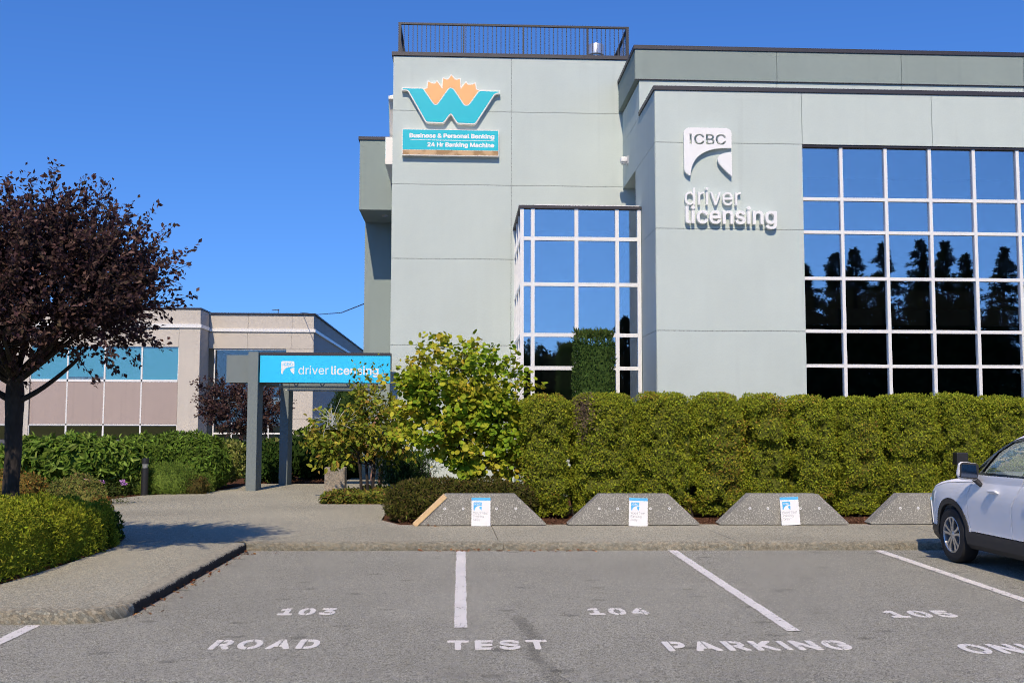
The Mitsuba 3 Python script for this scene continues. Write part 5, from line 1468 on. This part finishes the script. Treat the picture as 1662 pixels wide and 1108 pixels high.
# --- round leaved yellow green tree
YEL = [(0.32, 0.40, 0.032), (0.40, 0.43, 0.04), (0.23, 0.35, 0.03), (0.46, 0.45, 0.05), (0.18, 0.28, 0.024), (0.50, 0.40, 0.05)]
ry = np.random.default_rng(79)
yt = thing('round_leaf_tree', 'bushy yellow green tree with round leaves in front of the tower', 'tree')
put('trunk', trunk_mesh([(0.12, 18.5, 0.05), (0.10, 18.5, 0.5), (0.06, 18.5, 1.0)], [0.07, 0.055, 0.045], 9, 7), 'bark', yt, smooth=True)


def yel_pick(P):
    t = 1.5 * (meshkit.fbm(P * 2.2, 3, seed=5) - 0.5) + 0.64 + 0.55 * (ry.random(len(P)) - 0.5)
    return np.where(t > 0.95, 5, np.where(t > 0.78, 3, np.where(t > 0.60, 1, np.where(t > 0.42, 0, np.where(t > 0.22, 2, 4)))))


crown_tree(ry, yt, (0.06, 18.5, 0.6), [(-0.15, 18.4, 2.30, 1.0, 0.8, 0.78), (-0.35, 18.4, 1.75, 0.80, 0.75, 0.70), (0.25, 18.4, 1.55, 0.75, 0.7, 0.75), (0.55, 18.4, 2.2, 0.40, 0.5, 0.55), (0.95, 18.2, 2.35, 0.26, 0.35, 0.62), (0.75, 18.2, 1.4, 0.42, 0.5, 0.65), (0.45, 18.2, 1.0, 0.6, 0.5, 0.38)],
           10, 740, 13, None, 0.084, YEL, 1.0, 8, 0.026, (0.2, 0.45), 0.5, hollow=0.30, droop=0.45, tilt=0.5, colour_fn=yel_pick, jit=0.14)

# --- multi stemmed magnolia
rm = np.random.default_rng(80)
mt = thing('multi_stem_tree', 'small multi stemmed tree with sparse yellow green leaves and bare grey twigs over the walkway', 'tree')
for (x0, y0, x1, y1) in ((-2.09, 22.3, -2.16, 22.2), (-1.955, 22.25, -2.02, 22.3), (-1.86, 22.3, -1.83, 22.3)):
    put('stem', trunk_mesh([(x0, y0, 0.05), (0.7 * x0 + 0.3 * x1, y0, 0.5), (x1, y1, 1.1)], [0.036, 0.031, 0.026], 8, 8), 'bark', mt, smooth=True)
MAG = [(0.28, 0.30, 0.04), (0.21, 0.26, 0.035), (0.34, 0.32, 0.05), (0.18, 0.24, 0.03), (0.26, 0.30, 0.04), (0.32, 0.32, 0.04), (0.40, 0.27, 0.06)]
crown_tree(rm, mt, (-1.88, 22.3, 0.85), [(-2.35, 22.2, 1.30, 0.78, 0.7, 0.45), (-2.85, 22.2, 1.25, 0.45, 0.5, 0.42), (-1.75, 22.2, 1.55, 0.70, 0.6, 0.55), (-2.85, 22.3, 1.85, 0.28, 0.3, 0.28), (-1.35, 22.2, 1.25, 0.35, 0.4, 0.35), (-2.0, 22.2, 2.0, 0.45, 0.4, 0.35)],
           9, 250, 12, None, 0.115, MAG, 0.6, 6, 0.022, (0.18, 0.38), 0.35, hollow=0.25, droop=0.3)
crown_tree(rm, mt, (-1.85, 22.3, 1.5), [(-2.15, 22.2, 2.55, 0.22, 0.25, 0.40), (-1.65, 22.2, 2.5, 0.28, 0.3, 0.42)], 3, 34, 4, None, 0.075, MAG + [(0.07, 0.06, 0.04)], 0.6, 6, 0.012, (0.15, 0.35), 0.8, hollow=0.1)
tw = []
for i in range(14):
    a = np.array([-2.55, 22.0, 1.55]); b = a + np.array([rm.uniform(-0.42, 0.35), rm.uniform(-0.15, 0.1), rm.uniform(-0.05, 0.45)])
    m = 0.5 * (a + b) + 0.08 * rm.normal(size=3)
    tw.append(tube(bezier(a, m, b, 6), np.linspace(0.010, 0.004, 6), 5))
    for q in range(2):
        tw.append(tube(bezier(m, m + 0.06 * rm.normal(size=3), b + 0.14 * rm.normal(size=3), 5), np.linspace(0.006, 0.003, 5), 4))
put('bare_twigs', join(*tw), 'bar_pale', mt, label='bare pale grey dead twigs')

# --- fallen leaves along the kerb
rl = np.random.default_rng(90)
spots = [(0.0, 13.98, 30), (0.55, 13.95, 8), (-0.45, 13.98, 10), (0.9, 13.96, 10), (1.5, 13.93, 14), (1.75, 13.93, 6), (-2.78, 13.7, 16)]
L_ = []
for x, y, n in spots:
    L_.append(np.stack([x + 0.16 * rl.normal(size=n), y - 0.05 * np.abs(rl.normal(size=n)) - 0.01, np.full(n, 0.012)], 1))
for t in np.linspace(0, 1, 80):
    L_.append(np.array([[-2.845 + 0.06 * abs(rl.normal()) * (1 if rl.random() > 0.15 else 2.5), 9.3 + 4.6 * rl.random(), 0.012]]))
L_.append(np.array([[-0.5, 16.2, KERB + 0.012], [-0.42, 16.17, KERB + 0.012], [1.42, 16.3, KERB + 0.012], [1.38, 16.4, KERB + 0.012], [1.5, 16.42, KERB + 0.012]]))
L_ = np.vstack(L_)
k = plant('fallen_leaves', leaf_cloud(rl, L_, np.tile([0, 0, 1.0], (len(L_), 1)), 0.042, [(0.24, 0.085, 0.04), (0.20, 0.10, 0.05), (0.34, 0.13, 0.04), (0.16, 0.08, 0.05)], 0.6, 6, 0.35, fold=0.12), bsdf='petal')
labels[k] = {'label': 'small red brown fallen leaves along the kerb', 'kind': 'stuff'}

# ================================================================== TREES ACROSS THE PARKING LOT (seen in the mirror glass)
struct('verge', flat(-60, 70, -60, -20, 0.06), 'soil_green', label='planted verge across the parking lot')


def conifer(x, y, h, r, seed, label):
    rng = np.random.default_rng(seed)
    k = thing('conifer_tree', label, 'tree', 'conifers across the parking lot mirrored in the glass')
    put('trunk', tube([(x, y, 0), (x, y, h * 0.6), (x + 0.1, y, h * 0.985)], [0.26, 0.15, 0.015], 8), 'bark', k)
    P, A, N = [], [], []
    nb = 300
    for i in range(nb):
        t = (i + rng.random()) / nb
        z = h * (0.10 + 0.885 * t)
        L = 1.75 * r * ((1 - t) ** 0.85) * rng.uniform(0.40, 1.10) + 0.06
        a = rng.uniform(0, 2 * math.pi)
        d = np.array([math.cos(a), math.sin(a), 0.15 - 0.35 * (1 - t)])
        n = int(14 + 66 * L / r)
        s = rng.random(n) ** 0.7
        pos = np.array([x, y, z]) + np.outer(s * L, d) + np.array([0, 0, -0.12]) * (s[:, None] ** 2) * L + rng.normal(size=(n, 3)) * np.array([0.10, 0.10, 0.05]) * (0.4 + L / r)
        P.append(pos); A.append(np.tile(d, (n, 1)))
    P, A = np.concatenate(P), np.concatenate(A)
    plant('crown', leaf_cloud(rng, P, np.tile([0, 0, 1.0], (len(P), 1)), 0.26, [(0.022, 0.04, 0.016), (0.03, 0.05, 0.02), (0.018, 0.03, 0.014)], 0.42, 4, 0.5, 0.25, 0.1, along=A + 0.5 * rng.normal(size=A.shape)), k)


ORD = ['first', 'second', 'third', 'fourth', 'fifth', 'sixth', 'seventh', 'eighth', 'ninth', 'tenth', 'eleventh', 'twelfth', 'thirteenth']
CON = [(21.4, 11.4, 2.3), (23.4, 12.8, 2.3), (25.0, 13.4, 2.2), (26.6, 13.8, 2.4), (28.9, 14.3, 2.5), (30.9, 14.4, 2.4), (32.9, 14.4, 2.5), (34.6, 13.6, 2.3), (36.6, 13.9, 2.6), (39.4, 13.2, 2.4), (11.4, 9.4, 1.9), (14.6, 10.2, 2.2), (18.4, 10.6, 2.2)]
for i, x in enumerate((22.4, 24.2, 25.8, 27.7, 29.9, 31.9, 33.8, 35.6, 38.0, 20.0, 16.4, 13.0)):
    conifer(x, -29.0 - 0.7 * math.cos(i * 1.7), (9.8, 11.2, 10.4, 11.6, 10.8, 11.8, 10.6, 11.2, 10.4, 8.8, 8.4, 7.6)[i], 2.5, 340 + i, f'shorter dark conifer in the back row across the parking lot, {ORD[i]} of that row')
for i, (x, h, r) in enumerate(CON):
    conifer(x, -26 - 0.8 * math.sin(i * 2.1), h, r, 300 + i, f'tall dark conifer across the parking lot, {ORD[i]} of the mirrored row')
for i, (x, y, z, rr3) in enumerate(((4.6, -27, 4.6, 2.6), (8.2, -27.5, 4.8, 2.4), (0.4, -27, 4.2, 2.8))):
    rng = np.random.default_rng(500 + i)
    k = thing('broadleaf_tree', f'{("round", "spreading", "low")[i]} dark broadleaf tree across the parking lot', 'tree')
    put('trunk', tube([(x, y, 0), (x, y, z)], [0.25, 0.15], 8), 'bark', k)
    blobs = [(x, y, z, rr3, rr3, rr3), (x - 1.4, y, z - 0.8, 1.9, 1.9, 1.9), (x + 1.5, y, z - 1.1, 1.8, 1.8, 2.0)]
    P, N, _ = blob_points(rng, blobs, 6500, 2.0, 0.6, 0.5, 1.1)
    plant('crown', cjoin(leaf_cloud(rng, P, N, 0.34, [(0.03, 0.05, 0.02), (0.045, 0.06, 0.02)], 0.6, 4, 0.8), blob_core(blobs, 2.0, 0.78, (0.035, 0.055, 0.02))), k)
for i, (x, w) in enumerate(((22.5, 4.5), (31.0, 4.5), (39.5, 4.5), (14.0, 4.5), (5.5, 4.5))):
    shrub('verge_shrub', f'{("dark", "dense", "broad", "dusky", "wide")[i]} shrub mass at the foot of the trees across the parking lot', 'shrub', [(x, -24.0, 1.2, w, 1.4, 1.7), (x + 2.0, -24.4, 1.6, w * 0.6, 1.3, 1.9)], 3800, 0.30, [(0.06, 0.055, 0.02), (0.04, 0.05, 0.02), (0.10, 0.075, 0.03)], 0.35, 4, seed=600 + i)
